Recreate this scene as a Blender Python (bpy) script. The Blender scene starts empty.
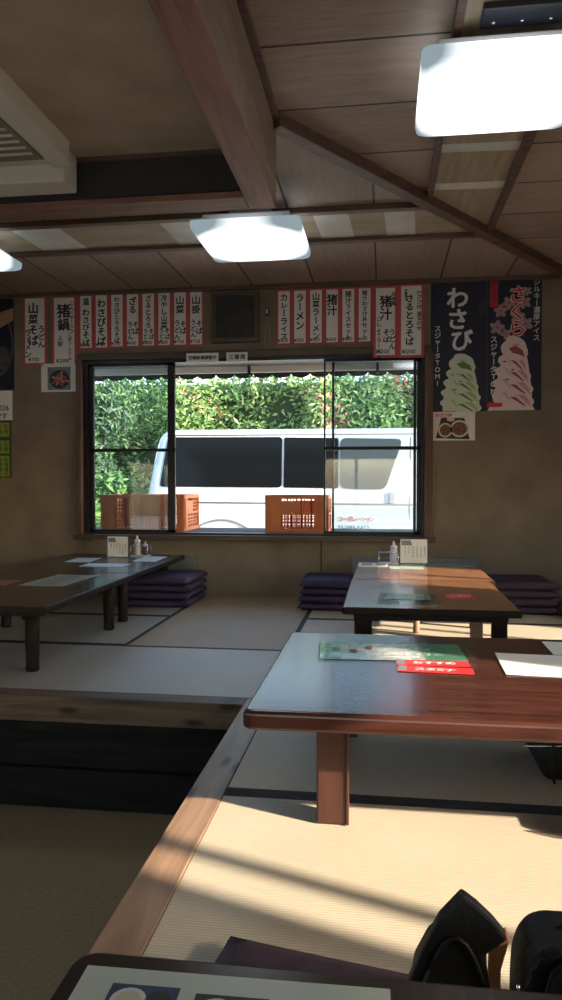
import bpy, bmesh, math, random
from mathutils import Vector, Matrix
random.seed(7)
sc = bpy.context.scene
COL = sc.collection
PI = math.pi
# ------------------------------------------------------------------ camera
F, H, VX, VY = 740.0, 0.9, 383.0, 482.0          # focal in pixels of the 562x1000 frame
pitch = -math.atan((500 - VY) / F)
yaw = math.atan((VX - 281) / math.hypot(F, 500 - VY))
cd = bpy.data.cameras.new('camera'); cam = bpy.data.objects.new('camera', cd); COL.objects.link(cam)
cd.sensor_fit = 'VERTICAL'; cd.sensor_height = 36.0; cd.lens = F / 1000 * 36.0
cd.clip_start = 0.05; cd.clip_end = 200
cam.location = (0, 0, H); cam.rotation_euler = (PI / 2 + pitch, 0, yaw)
sc.camera = cam
# ------------------------------------------------------------------ light
SUN_TO = Vector((0.94, -0.34, 0.42))              # towards the sun
w = bpy.data.worlds.new('world'); sc.world = w; w.use_nodes = True
nt = w.node_tree; nt.nodes.clear()
sky = nt.nodes.new('ShaderNodeTexSky'); sky.sky_type = 'NISHITA'; sky.sun_disc = False
sky.sun_elevation = math.radians(24); sky.sun_rotation = math.atan2(SUN_TO.x, SUN_TO.y)
sky.air_density = 1.2; sky.dust_density = 1.5
bg = nt.nodes.new('ShaderNodeBackground'); bg.inputs[1].default_value = 0.42
wo = nt.nodes.new('ShaderNodeOutputWorld')
nt.links.new(sky.outputs[0], bg.inputs[0]); nt.links.new(bg.outputs[0], wo.inputs[0])
sl = bpy.data.lights.new('sun', 'SUN'); so = bpy.data.objects.new('sun', sl); COL.objects.link(so)
sl.energy = 9.0; sl.angle = 0.02; sl.color = (1.0, 0.86, 0.66)
so.rotation_euler = SUN_TO.to_track_quat('Z', 'Y').to_euler(); so.location = (8, -4, 5)
LAMP = 3.2                                        # emission of the ceiling lamp covers
sc.view_settings.view_transform = 'Standard'; sc.view_settings.look = 'None'
sc.view_settings.exposure = 1.15; sc.view_settings.gamma = 1.0; sc.view_settings.use_curve_mapping = False
sc.cycles.max_bounces = 10; sc.cycles.transparent_max_bounces = 24
sc.cycles.use_denoising = True

# ------------------------------------------------------------------ materials
def _new(name):
    m = bpy.data.materials.new(name); m.use_nodes = True
    n = m.node_tree; p = n.nodes['Principled BSDF']
    return m, n, p
def plain(name, c, rough=0.6, spec=0.5, metal=0.0, var=0.0, scale=8.0, bump=0.0, bscale=60.0, coat=0.0):
    m, n, p = _new(name)
    p.inputs['Base Color'].default_value = (*c, 1); p.inputs['Roughness'].default_value = rough
    p.inputs['Specular IOR Level'].default_value = spec; p.inputs['Metallic'].default_value = metal
    p.inputs['Coat Weight'].default_value = coat
    tc = n.nodes.new('ShaderNodeTexCoord')
    if var:
        no = n.nodes.new('ShaderNodeTexNoise'); no.inputs['Scale'].default_value = scale; no.inputs['Detail'].default_value = 5
        n.links.new(tc.outputs['Object'], no.inputs['Vector'])
        r = n.nodes.new('ShaderNodeValToRGB'); e = r.color_ramp.elements
        e[0].position = .3; e[1].position = .7
        e[0].color = (*[max(0, x * (1 - var)) for x in c], 1); e[1].color = (*[min(1, x * (1 + var)) for x in c], 1)
        n.links.new(no.outputs['Fac'], r.inputs[0]); n.links.new(r.outputs[0], p.inputs['Base Color'])
    if bump:
        nb = n.nodes.new('ShaderNodeTexNoise'); nb.inputs['Scale'].default_value = bscale; nb.inputs['Detail'].default_value = 4
        n.links.new(tc.outputs['Object'], nb.inputs['Vector'])
        b = n.nodes.new('ShaderNodeBump'); b.inputs['Strength'].default_value = bump; b.inputs['Distance'].default_value = .01
        n.links.new(nb.outputs['Fac'], b.inputs['Height']); n.links.new(b.outputs[0], p.inputs['Normal'])
    return m
def wood(name, c1, c2, axis='x', rough=0.4, spec=0.5, fine=22.0, coat=0.0, knots=False):
    m, n, p = _new(name)
    tc = n.nodes.new('ShaderNodeTexCoord'); mp = n.nodes.new('ShaderNodeMapping')
    s = {'x': (.09, 1, 1), 'y': (1, .09, 1), 'z': (1, 1, .09)}[axis]
    mp.inputs['Scale'].default_value = s
    n.links.new(tc.outputs['Object'], mp.inputs[0])
    no = n.nodes.new('ShaderNodeTexNoise'); no.inputs['Scale'].default_value = fine; no.inputs['Detail'].default_value = 7
    no.inputs['Distortion'].default_value = 1.2
    n.links.new(mp.outputs[0], no.inputs['Vector'])
    r = n.nodes.new('ShaderNodeValToRGB'); e = r.color_ramp.elements
    e[0].position = .32; e[1].position = .68; e[0].color = (*c1, 1); e[1].color = (*c2, 1)
    n.links.new(no.outputs['Fac'], r.inputs[0])
    out = r.outputs[0]
    if knots:
        mk = n.nodes.new('ShaderNodeMapping')
        mk.inputs['Scale'].default_value = {'x': (1.9, 6, 6), 'y': (6, 1.9, 6), 'z': (6, 6, 1.9)}[axis]
        n.links.new(tc.outputs['Object'], mk.inputs[0])
        vo = n.nodes.new('ShaderNodeTexVoronoi'); vo.voronoi_dimensions = '2D'; vo.inputs['Scale'].default_value = 1.4
        if axis == 'x': mk.inputs['Rotation'].default_value = (PI / 2, 0, 0)
        n.links.new(mk.outputs[0], vo.inputs['Vector'])
        kr = n.nodes.new('ShaderNodeValToRGB'); k = kr.color_ramp.elements
        k[0].position = .06; k[1].position = .17; k[0].color = (.22, .16, .12, 1); k[1].color = (1, 1, 1, 1)
        n.links.new(vo.outputs['Distance'], kr.inputs[0])
        mx = n.nodes.new('ShaderNodeMix'); mx.data_type = 'RGBA'; mx.blend_type = 'MULTIPLY'; mx.inputs[0].default_value = 1
        n.links.new(out, mx.inputs[6]); n.links.new(kr.outputs[0], mx.inputs[7]); out = mx.outputs[2]
    n.links.new(out, p.inputs['Base Color'])
    p.inputs['Roughness'].default_value = rough; p.inputs['Specular IOR Level'].default_value = spec
    p.inputs['Coat Weight'].default_value = coat; p.inputs['Coat Roughness'].default_value = .08
    b = n.nodes.new('ShaderNodeBump'); b.inputs['Strength'].default_value = .08; b.inputs['Distance'].default_value = .004
    n.links.new(no.outputs['Fac'], b.inputs['Height']); n.links.new(b.outputs[0], p.inputs['Normal'])
    return m
def boards(name, c1, c2, axis, pitch_, offs, rough=.55):
    """ceiling boards: joints run along `axis`, one every pitch_ metres"""
    m, n, p = _new(name)
    tc = n.nodes.new('ShaderNodeTexCoord'); sp = n.nodes.new('ShaderNodeSeparateXYZ')
    n.links.new(tc.outputs['Object'], sp.inputs[0])
    across = sp.outputs['Y'] if axis == 'x' else sp.outputs['X']
    def M(op, a, b=None):
        q = n.nodes.new('ShaderNodeMath'); q.operation = op
        for i, v in enumerate((a, b)):
            if v is None: continue
            if isinstance(v, (int, float)): q.inputs[i].default_value = v
            else: n.links.new(v, q.inputs[i])
        return q.outputs[0]
    u = M('DIVIDE', M('SUBTRACT', across, offs), pitch_)
    fr = M('FRACT', u); fl = M('FLOOR', u)
    d = M('ABSOLUTE', M('SUBTRACT', fr, .5))
    line = M('GREATER_THAN', d, .5 - .006 / pitch_)
    wn = n.nodes.new('ShaderNodeTexWhiteNoise'); wn.noise_dimensions = '1D'; n.links.new(fl, wn.inputs['W'])
    mp = n.nodes.new('ShaderNodeMapping'); mp.inputs['Scale'].default_value = (.12, 1, 1) if axis == 'x' else (1, .12, 1)
    n.links.new(tc.outputs['Object'], mp.inputs[0])
    no = n.nodes.new('ShaderNodeTexNoise'); no.inputs['Scale'].default_value = 30; no.inputs['Detail'].default_value = 6; no.inputs['Distortion'].default_value = 1.5
    n.links.new(mp.outputs[0], no.inputs['Vector'])
    f = M('ADD', M('MULTIPLY', no.outputs['Fac'], .8), M('MULTIPLY', wn.outputs[0], .25))
    r = n.nodes.new('ShaderNodeValToRGB'); e = r.color_ramp.elements
    e[0].position = .25; e[1].position = .8; e[0].color = (*c1, 1); e[1].color = (*c2, 1)
    n.links.new(f, r.inputs[0])
    mx = n.nodes.new('ShaderNodeMix'); mx.data_type = 'RGBA'
    n.links.new(line, mx.inputs[0]); n.links.new(r.outputs[0], mx.inputs[6]); mx.inputs[7].default_value = (.012, .009, .007, 1)
    n.links.new(mx.outputs[2], p.inputs['Base Color']); p.inputs['Roughness'].default_value = rough
    return m
def tatami(name, c, along='x', rough=.5):
    m, n, p = _new(name)
    tc = n.nodes.new('ShaderNodeTexCoord')
    mp = n.nodes.new('ShaderNodeMapping')
    if along == 'y': mp.inputs['Rotation'].default_value = (0, 0, PI / 2)
    n.links.new(tc.outputs['Object'], mp.inputs[0])
    wv = n.nodes.new('ShaderNodeTexWave'); wv.wave_type = 'BANDS'; wv.bands_direction = 'Y'
    wv.inputs['Scale'].default_value = 36; wv.inputs['Distortion'].default_value = .25; wv.inputs['Detail'].default_value = 1
    n.links.new(mp.outputs[0], wv.inputs['Vector'])
    m2 = n.nodes.new('ShaderNodeMapping'); m2.inputs['Scale'].default_value = (9, 160, 1)
    n.links.new(mp.outputs[0], m2.inputs[0])
    no = n.nodes.new('ShaderNodeTexNoise'); no.inputs['Scale'].default_value = 3; no.inputs['Detail'].default_value = 3
    n.links.new(m2.outputs[0], no.inputs['Vector'])
    big = n.nodes.new('ShaderNodeTexNoise'); big.inputs['Scale'].default_value = 2.2
    n.links.new(tc.outputs['Object'], big.inputs['Vector'])
    def M(op, a, b):
        q = n.nodes.new('ShaderNodeMath'); q.operation = op
        for i, v in enumerate((a, b)):
            if isinstance(v, (int, float)): q.inputs[i].default_value = v
            else: n.links.new(v, q.inputs[i])
        return q.outputs[0]
    f = M('ADD', M('MULTIPLY', wv.outputs['Fac'], .24), M('ADD', M('MULTIPLY', no.outputs['Fac'], .5), M('MULTIPLY', big.outputs['Fac'], .3)))
    r = n.nodes.new('ShaderNodeValToRGB'); e = r.color_ramp.elements
    e[0].position = .2; e[1].position = .9
    e[0].color = (*[x * .68 for x in c], 1); e[1].color = (*[min(1, x * 1.22) for x in c], 1)
    n.links.new(f, r.inputs[0]); n.links.new(r.outputs[0], p.inputs['Base Color'])
    p.inputs['Roughness'].default_value = rough; p.inputs['Specular IOR Level'].default_value = .5
    b = n.nodes.new('ShaderNodeBump'); b.inputs['Strength'].default_value = .25; b.inputs['Distance'].default_value = .003
    n.links.new(wv.outputs['Fac'], b.inputs['Height']); n.links.new(b.outputs[0], p.inputs['Normal'])
    return m
def glass(name, tint=(.965, .965, .97), gloss=.06, haze=0.0):
    m = bpy.data.materials.new(name); m.use_nodes = True; n = m.node_tree; n.nodes.clear()
    t = n.nodes.new('ShaderNodeBsdfTransparent'); t.inputs[0].default_value = (*tint, 1)
    g = n.nodes.new('ShaderNodeBsdfGlossy'); g.inputs['Roughness'].default_value = .03
    mx = n.nodes.new('ShaderNodeMixShader'); mx.inputs[0].default_value = gloss
    n.links.new(t.outputs[0], mx.inputs[1]); n.links.new(g.outputs[0], mx.inputs[2])
    s = mx.outputs[0]
    if haze:
        d = n.nodes.new('ShaderNodeBsdfTranslucent'); d.inputs[0].default_value = (.85, .92, .95, 1)
        m2 = n.nodes.new('ShaderNodeMixShader'); m2.inputs[0].default_value = haze
        n.links.new(s, m2.inputs[1]); n.links.new(d.outputs[0], m2.inputs[2]); s = m2.outputs[0]
    o = n.nodes.new('ShaderNodeOutputMaterial'); n.links.new(s, o.inputs[0])
    return m
def lamp_cover(name, half, strength):
    """acrylic lamp cover; round inner glow painted into the emission, brightest in the middle"""
    m = bpy.data.materials.new(name); m.use_nodes = True; n = m.node_tree; n.nodes.clear()
    tc = n.nodes.new('ShaderNodeTexCoord')
    mp = n.nodes.new('ShaderNodeMapping'); mp.inputs['Scale'].default_value = (.7 / half, .7 / half, 0)
    n.links.new(tc.outputs['Object'], mp.inputs[0])
    ln = n.nodes.new('ShaderNodeVectorMath'); ln.operation = 'LENGTH'; n.links.new(mp.outputs[0], ln.inputs[0])
    r = n.nodes.new('ShaderNodeValToRGB'); e = r.color_ramp.elements
    e[0].position = .22; e[1].position = .86; e[0].color = (.93, .97, 1, 1); e[1].color = (.04, .05, .055, 1)
    n.links.new(ln.outputs['Value'], r.inputs[0])
    em = n.nodes.new('ShaderNodeEmission'); em.inputs[1].default_value = strength
    n.links.new(r.outputs[0], em.inputs[0])
    o = n.nodes.new('ShaderNodeOutputMaterial'); n.links.new(em.outputs[0], o.inputs[0])
    return m

M = {}
M['plaster'] = plain('wall_plaster', (.205, .168, .122), .9, .2, var=.16, scale=3.5, bump=.25, bscale=90)
M['ceil_plaster'] = plain('ceiling_plaster', (.40, .335, .25), .95, .15, var=.12, scale=5, bump=.3, bscale=120)
M['board_a'] = boards('ceiling_boards_across', (.23, .165, .13), (.40, .30, .24), 'x', .445, 2.594)
M['board_b'] = boards('ceiling_boards_along', (.22, .16, .128), (.38, .29, .235), 'y', .475, -2.43)
M['ply'] = wood('plywood_strip', (.28, .22, .15), (.38, .31, .215), 'x', .6)
M['ply_y'] = wood('plywood_strip_long', (.28, .22, .15), (.38, .31, .215), 'y', .6)
M['patch'] = plain('grey_patch', (.55, .55, .51), .7, var=.1)
M['beam'] = wood('red_brown_beam', (.14, .056, .042), (.29, .135, .10), 'y', .5)
M['beam_x'] = wood('red_brown_beam_across', (.12, .058, .043), (.25, .125, .09), 'x', .5)
M['beam_side'] = wood('grey_brown_beam', (.19, .14, .105), (.29, .22, .17), 'y', .6)
M['batten'] = wood('dark_batten', (.07, .038, .028), (.14, .08, .058), 'x', .5)
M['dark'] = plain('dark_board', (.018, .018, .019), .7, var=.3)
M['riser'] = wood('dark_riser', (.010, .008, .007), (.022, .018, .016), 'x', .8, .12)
M['frame_wood'] = wood('window_wood', (.075, .038, .026), (.14, .072, .048), 'z', .5)
M['frame_wood_x'] = wood('window_wood_across', (.055, .034, .023), (.10, .062, .042), 'x', .5)
M['alu'] = plain('black_sash', (.012, .012, .013), .35, .5, .3)
M['glass'] = glass('clear_glass')
M['glass_haze'] = glass('hazy_glass', (.78, .86, .90), .05, .006)  # bluish haze over the view mixed into the pane
M['frost'] = glass('curtained_glass', (.30, .29, .27), .04, .12)
M['tat_x'] = tatami('tatami_across', (.52, .45, .345), 'x')
M['tat_y'] = tatami('tatami_along', (.41, .315, .205), 'y', .6)
M['tat_sheen'] = tatami('tatami_sheen_tone', (.455, .425, .38), 'x', .42)  # window sheen toned into the colour, greyer than the other mats
M['heri'] = plain('tatami_edge_cloth', (.022, .022, .024), .8)
M['slab'] = plain('slab', (.1, .09, .08), .9)
M['carpet'] = plain('tan_carpet', (.30, .225, .13), .95, .1, var=.16, scale=90, bump=.6, bscale=260)
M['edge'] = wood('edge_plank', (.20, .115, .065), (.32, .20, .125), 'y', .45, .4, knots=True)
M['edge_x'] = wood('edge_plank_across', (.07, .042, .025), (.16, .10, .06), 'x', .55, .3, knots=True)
M['t_red'] = wood('red_table', (.036, .012, .009), (.080, .027, .019), 'x', .22, .38, 30, coat=.08)
M['t_red_leg'] = wood('red_table_leg', (.050, .018, .012), (.082, .031, .021), 'z', .35, .4, 26, coat=.1)
M['t_dark'] = wood('dark_table', (.022, .013, .010), (.05, .028, .02), 'y', .24, .5, 28, coat=.15)
M['t_black'] = plain('black_lacquer', (.016, .010, .008), .5, .15)
M['t_orange'] = wood('orange_brown_table', (.16, .07, .032), (.27, .125, .06), 'y', .24, .5, 26, coat=.2)
M['t_orange2'] = wood('light_orange_table', (.22, .095, .055), (.33, .155, .09), 'y', .24, .5, 26, coat=.2)
M['leg_pink'] = wood('pinkish_leg', (.26, .12, .08), (.36, .18, .12), 'z', .4)
M['paper'] = plain('white_paper', (.72, .72, .70), .7, .3, var=.03)
M['paper_blue'] = plain('pale_blue_paper', (.50, .55, .62), .5, .5, var=.08, scale=30)
M['paper_green'] = plain('green_paper', (.12, .30, .18), .4, .5, var=.2, scale=30)
M['red_print'] = plain('red_card', (.55, .03, .035), .4, .5)
M['strip_red'] = plain('strip_red_edge', (.50, .085, .09), .7)
M['ink'] = plain('black_ink', (.012, .012, .014), .6)
M['grey_ink'] = plain('grey_ink', (.18, .19, .22), .6)
M['navy'] = plain('navy_poster', (.010, .013, .030), .45, .5)
M['white_print'] = plain('white_print', (.68, .68, .68), .6)
M['g1'] = plain('pale_green_print', (.60, .66, .50), .6); M['g2'] = plain('mid_green_print', (.34, .50, .22), .6); M['g3'] = plain('deep_green_print', (.10, .24, .06), .6)
M['p1'] = plain('pale_pink_print', (.74, .58, .56), .6); M['p2'] = plain('mid_pink_print', (.60, .30, .30), .6); M['p3'] = plain('deep_pink_print', (.33, .07, .08), .6)
M['skin'] = plain('skin_print', (.42, .24, .15), .6)
M['yellow_green'] = plain('yellow_green_print', (.25, .32, .04), .6); M['deep_green'] = plain('deep_green_strip', (.02, .07, .03), .6)
M['food1'] = plain('food_print_brown', (.16, .06, .035), .5, var=.7, scale=60); M['food2'] = plain('food_print_red', (.35, .09, .06), .5, var=.5, scale=80)
M['food_blue'] = plain('food_print_blue', (.03, .05, .13), .5, var=.4, scale=40); M['cream'] = plain('cream_print', (.62, .55, .40), .5)
M['tray'] = plain('dish_dark', (.02, .02, .02), .4)
M['purple'] = plain('purple_cushion', (.055, .038, .085), .8, .3, var=.2, scale=20, bump=.2, bscale=200)
M['plum'] = plain('plum_cushion', (.055, .034, .052), .85, .3, var=.2, scale=20, bump=.2, bscale=200)
M['ac'] = plain('ivory_plastic', (.55, .52, .43), .5, .4)
M['ac_grille'] = plain('grille_grey', (.17, .165, .14), .6)
M['lamp_body'] = plain('lamp_housing', (.6, .62, .64), .5)
M['cover'] = lamp_cover('lamp_cover', .29, LAMP)
M['plastic_w'] = plain('white_plastic', (.6, .6, .57), .4)
M['clear'] = glass('clear_acrylic', (.86, .93, .92), .10, .05)
M['leather'] = plain('black_leather', (.008, .0075, .0075), .55, .25, var=.2, bump=.15, bscale=150)
M['silver'] = plain('silver_metal', (.6, .6, .62), .25, .5, 1.0)
M['orange_lin'] = plain('orange_lining', (.95, .42, .2), .8)
M['crate'] = plain('orange_crate_plastic', (.72, .24, .095), .5, .4, var=.1)
M['van'] = plain('white_car_paint', (.42, .45, .49), .3, .5, coat=.4)
M['van_glass'] = plain('tinted_car_glass', (.004, .005, .006), .12, .07)
M['van_dark'] = plain('dark_seam', (.10, .11, .13), .6)
M['handle'] = plain('grey_handle', (.25, .28, .32), .4)
M['tyre'] = plain('tyre', (.02, .02, .02), .8)
M['red_txt'] = plain('red_lettering', (.45, .012, .01), .6, .1); M['blue_txt'] = plain('grey_blue_lettering', (.05, .075, .11), .6, .1)
M['asphalt'] = plain('pale_concrete', (.55, .51, .45), .9, var=.2, scale=20)
M['awning'] = plain('awning_cloth', (.30, .31, .31), .8); M['awning_dark'] = plain('awning_valance', (.035, .045, .045), .8)
M['awning_bar'] = plain('awning_bar', (.78, .78, .76), .5)
def leafm(n, c):
    m, t, p = _new(n)
    p.inputs['Base Color'].default_value = (*c, 1); p.inputs['Roughness'].default_value = .5
    tr = t.nodes.new('ShaderNodeBsdfTranslucent'); tr.inputs[0].default_value = (c[0] * 1.2, c[1] * 1.3, c[2], 1)
    mx = t.nodes.new('ShaderNodeMixShader'); mx.inputs[0].default_value = .35
    o = t.nodes['Material Output']
    t.links.new(p.outputs[0], mx.inputs[1]); t.links.new(tr.outputs[0], mx.inputs[2]); t.links.new(mx.outputs[0], o.inputs[0])
    return m
M['leaf1'] = leafm('leaf_bright', (.20, .34, .10)); M['leaf2'] = leafm('leaf_mid', (.12, .23, .08)); M['leaf3'] = leafm('leaf_pale', (.32, .42, .22))
M['leaf4'] = leafm('leaf_dark', (.035, .085, .035)); M['leaf5'] = leafm('leaf_red', (.50, .20, .16)); M['leaf6'] = leafm('leaf_grey', (.10, .15, .10))
M['core'] = plain('hedge_core', (.018, .035, .014), .9); M['bark'] = plain('bark', (.07, .05, .035), .9)

# ------------------------------------------------------------------ mesh helpers
class MB:
    def __init__(s): s.v, s.f, s.m, s.s = [], [], [], []
    def add(s, vs, fs, mi=0, smooth=False):
        b = len(s.v); s.v += [tuple(p) for p in vs]
        for f in fs: s.f.append([b + i for i in f]); s.m.append(mi); s.s.append(smooth)
        return s
    def bm(s, bm, mi=0, smooth=False, mat=None):
        if mat is not None: bm.transform(mat)
        bm.verts.ensure_lookup_table(); bm.verts.index_update()
        s.add([v.co.copy() for v in bm.verts], [[v.index for v in f.verts] for f in bm.faces], mi, smooth); bm.free(); return s
    def box(s, x0, x1, y0, y1, z0, z1, bev=0.0, mi=0, seg=2, mat=None):
        bm = bmesh.new(); bmesh.ops.create_cube(bm, size=1)
        for v in bm.verts:
            v.co = Vector(((x0 + x1) / 2 + v.co.x * (x1 - x0), (y0 + y1) / 2 + v.co.y * (y1 - y0), (z0 + z1) / 2 + v.co.z * (z1 - z0)))
        if bev: bmesh.ops.bevel(bm, geom=bm.edges[:], offset=bev, segments=seg, profile=.5, affect='EDGES')
        return s.bm(bm, mi, False, mat)
    def prism(s, pts, z0, z1, mi=0, bev=0.0, mat=None, seg=2):
        bm = bmesh.new(); vs = [bm.verts.new((p[0], p[1], z0)) for p in pts]
        f = bm.faces.new(vs); f.normal_update()
        if f.normal.z > 0: f.normal_flip()
        r = bmesh.ops.extrude_face_region(bm, geom=[f])
        for e in r['geom']:
            if isinstance(e, bmesh.types.BMVert): e.co.z = z1
        bmesh.ops.recalc_face_normals(bm, faces=bm.faces[:])
        if bev: bmesh.ops.bevel(bm, geom=bm.edges[:], offset=bev, segments=seg, profile=.5, affect='EDGES')
        return s.bm(bm, mi, False, mat)
    def lathe(s, prof, x, y, n=20, mi=0, z=0):
        vs, fs = [], []
        for r, h in prof:
            for k in range(n): a = 2 * PI * k / n; vs.append((x + r * math.cos(a), y + r * math.sin(a), z + h))
        for i in range(len(prof) - 1):
            for k in range(n): fs.append([i * n + k, i * n + (k + 1) % n, (i + 1) * n + (k + 1) % n, (i + 1) * n + k])
        fs.append(list(range(n))[::-1]); fs.append([(len(prof) - 1) * n + k for k in range(n)])
        return s.add(vs, fs, mi, True)
    def tube(s, pts, r, n=8, mi=0):
        pts = [Vector(p) for p in pts]; vs, fs = [], []
        for i, p in enumerate(pts):
            d = (pts[min(i + 1, len(pts) - 1)] - pts[max(i - 1, 0)]).normalized()
            u = d.cross(Vector((0, 0, 1)) if abs(d.z) < .9 else Vector((1, 0, 0))).normalized(); q = d.cross(u)
            for k in range(n): a = 2 * PI * k / n; vs.append(p + (u * math.cos(a) + q * math.sin(a)) * r)
        for i in range(len(pts) - 1):
            for k in range(n): fs.append([i * n + k, i * n + (k + 1) % n, (i + 1) * n + (k + 1) % n, (i + 1) * n + k])
        fs.append(list(range(n))[::-1]); fs.append([(len(pts) - 1) * n + k for k in range(n)])
        return s.add(vs, fs, mi, True)
    def build(s, name, mats, parent=None, loc=None, rz=0.0):
        me = bpy.data.meshes.new(name); me.from_pydata(s.v, [], s.f)
        for m in (mats if isinstance(mats, (list, tuple)) else [mats]): me.materials.append(m)
        me.polygons.foreach_set('material_index', s.m); me.polygons.foreach_set('use_smooth', s.s); me.update()
        o = bpy.data.objects.new(name, me); COL.objects.link(o)
        if parent: o.parent = parent
        if loc: o.location = loc
        if rz: o.rotation_euler = (0, 0, rz)
        return o
def tag(o, label=None, cat=None, group=None, kind=None):
    if label: o['label'] = label
    if cat: o['category'] = cat
    if group: o['group'] = group
    if kind: o['kind'] = kind
    return o
def empty(name, loc, label=None, cat=None, group=None, rz=0.0, kind=None):
    o = bpy.data.objects.new(name, None); COL.objects.link(o); o.location = loc; o.rotation_euler = (0, 0, rz); o.empty_display_size = .1
    return tag(o, label, cat, group, kind)
def struct(o): o['kind'] = 'structure'; return o
def copy_tree(o, parent=None):
    c = o.copy(); COL.objects.link(c)
    if parent: c.parent = parent
    for ch in [x for x in o.children]: copy_tree(ch, c)
    return c
def box1(name, mat, x0, x1, y0, y1, z0, z1, bev=0.0, parent=None): return MB().box(x0, x1, y0, y1, z0, z1, bev).build(name, mat, parent)

# lettering: each character turned into mesh once
_fc = bpy.data.curves.new('lettering_source', 'FONT'); _fo = bpy.data.objects.new('lettering_source', _fc); COL.objects.link(_fo)
_fc.resolution_u = 3
_gl = {}
def glyph(ch, bold):
    k = (ch, bold)
    if k not in _gl:
        _fc.offset = bold; _fc.body = ch; bpy.context.view_layer.update()
        me = bpy.data.meshes.new_from_object(_fo.evaluated_get(bpy.context.evaluated_depsgraph_get()))
        vs = [(v.co.x, v.co.y) for v in me.vertices]; fs = [list(p.vertices) for p in me.polygons]
        bpy.data.meshes.remove(me)
        xs = [v[0] for v in vs] or [0]
        _gl[k] = (vs, fs, min(xs), max(xs))
    return _gl[k]
def letters(mb, body, u, v, size, to, vertical=True, bold=.012, jit=0.0, mi=0, sx=1.0, pitch_=1.0):
    """write body; (u, v) is the top centre (vertical) or left baseline (horizontal); `to` maps (u, v) to a point"""
    for i, ch in enumerate(body):
        if ch == ' ':
            if vertical: v -= size * .4
            else: u += size * .35
            continue
        vs, fs, a, b = glyph(ch, 0.0)
        s = size * (1 + random.uniform(-jit, jit)); rot = random.uniform(-jit, jit) * .5
        if vertical:
            full = ord(ch) > 0x2000
            cx, cy = ((.5, .38) if full else ((a + b) / 2, .36))
            if ch in 'ー-': rot += -PI / 2
            ox, oy = u, v - s * pitch_ * .5; v -= s * pitch_
            if ch in 'ャュョ': oy += s * .08
        else:
            cx, cy = a, 0; ox, oy = u, v; u += s * ((b - a) + .09)
        c, d = math.cos(rot), math.sin(rot)
        q = bold * s
        for kk, (ex, ey) in enumerate(((0, 0), (q, q * .4), (-q, -q * .4), (q * .4, -q), (-q * .4, q)) if bold > .008 else ((0, 0),)):
            pts = []
            for p in vs:
                x, y = (p[0] - cx) * s * sx + ex, (p[1] - cy) * s + ey
                pts.append(to(ox + x * c - y * d, oy + x * d + y * c, kk * 4e-5))
            mb.add(pts, fs, mi)
    return (u, v)
def on_wall(y): return lambda u, v, w=0: (u, y - w, v)
def on_table(z, x=0, y=0, rz=0):
    c, s = math.cos(rz), math.sin(rz)
    return lambda u, v, w=0: (x + u * c - v * s, y + u * s + v * c, z + w)
def ell(cx, cy, rx, ry, n=18, rot=0):
    return [(cx + rx * math.cos(2 * PI * k / n) * math.cos(rot) - ry * math.sin(2 * PI * k / n) * math.sin(rot),
             cy + rx * math.cos(2 * PI * k / n) * math.sin(rot) + ry * math.sin(2 * PI * k / n) * math.cos(rot)) for k in range(n)]
def shape(mb, pts, to, mi=0): mb.add([to(*p) for p in pts], [list(range(len(pts)))], mi)

# ------------------------------------------------------------------ room shell
D = 5.7
def wall_with_holes(name, mat, axis, pos, thick, lo, hi, z0, z1, holes):
    """axis 'y': wall in the xz plane at y=pos..pos+thick; holes are (a0, a1, z0, z1)"""
    mb = MB()
    A = sorted({lo, hi, *[h[0] for h in holes], *[h[1] for h in holes]}); Zs = sorted({z0, z1, *[h[2] for h in holes], *[h[3] for h in holes]})
    for a, b in zip(A, A[1:]):
        for c, d in zip(Zs, Zs[1:]):
            if any(h[0] <= (a + b) / 2 <= h[1] and h[2] <= (c + d) / 2 <= h[3] for h in holes): continue
            if axis == 'y': mb.box(a, b, pos, pos + thick, c, d)
            else: mb.box(pos, pos + thick, a, b, c, d)
    return struct(mb.build(name, mat))
wall_with_holes('wall_back', M['plaster'], 'y', D, .14, -3.6, 2.44, -.56, 2.5, [(-2.40, .32, .47, 1.87)])
wall_with_holes('wall_right', M['plaster'], 'x', 2.3, .14, -2.6, D, -.56, 2.5, [(-1.0, 1.72, .5, 1.43), (3.35, 4.3, .45, 1.42)])
wall_with_holes('wall_left', M['plaster'], 'x', -3.6, .14, -2.6, D, -.56, 2.5, [(-1.8, 1.6, -.30, 1.2)])
wall_with_holes('wall_rear', M['plaster'], 'y', -2.6, .14, -3.6, 2.44, -.56, 2.5, [(-2.6, 1.6, .4, 1.35)])
# raised floor, sunken floor
fl = MB(); fl.box(-.555, 2.3, -2.46, 3.0, -.56, -.05); fl.box(-3.46, 2.3, 3.05, D, -.56, -.05); struct(fl.build('floor', M['slab']))
struct(box1('floor_carpet', M['carpet'], -3.46, -.555, -2.46, 3.05, -.60, -.50))
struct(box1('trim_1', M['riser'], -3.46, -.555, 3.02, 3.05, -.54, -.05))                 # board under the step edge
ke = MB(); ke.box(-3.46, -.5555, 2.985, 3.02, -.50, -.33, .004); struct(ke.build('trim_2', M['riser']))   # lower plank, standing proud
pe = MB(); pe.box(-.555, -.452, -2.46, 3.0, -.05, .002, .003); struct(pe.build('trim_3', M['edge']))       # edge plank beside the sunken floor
struct(box1('trim_4', M['edge_x'], -3.46, -.5555, 2.915, 3.02, -.105, .002, .004))        # edge beam across the back of the sunken floor
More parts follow.
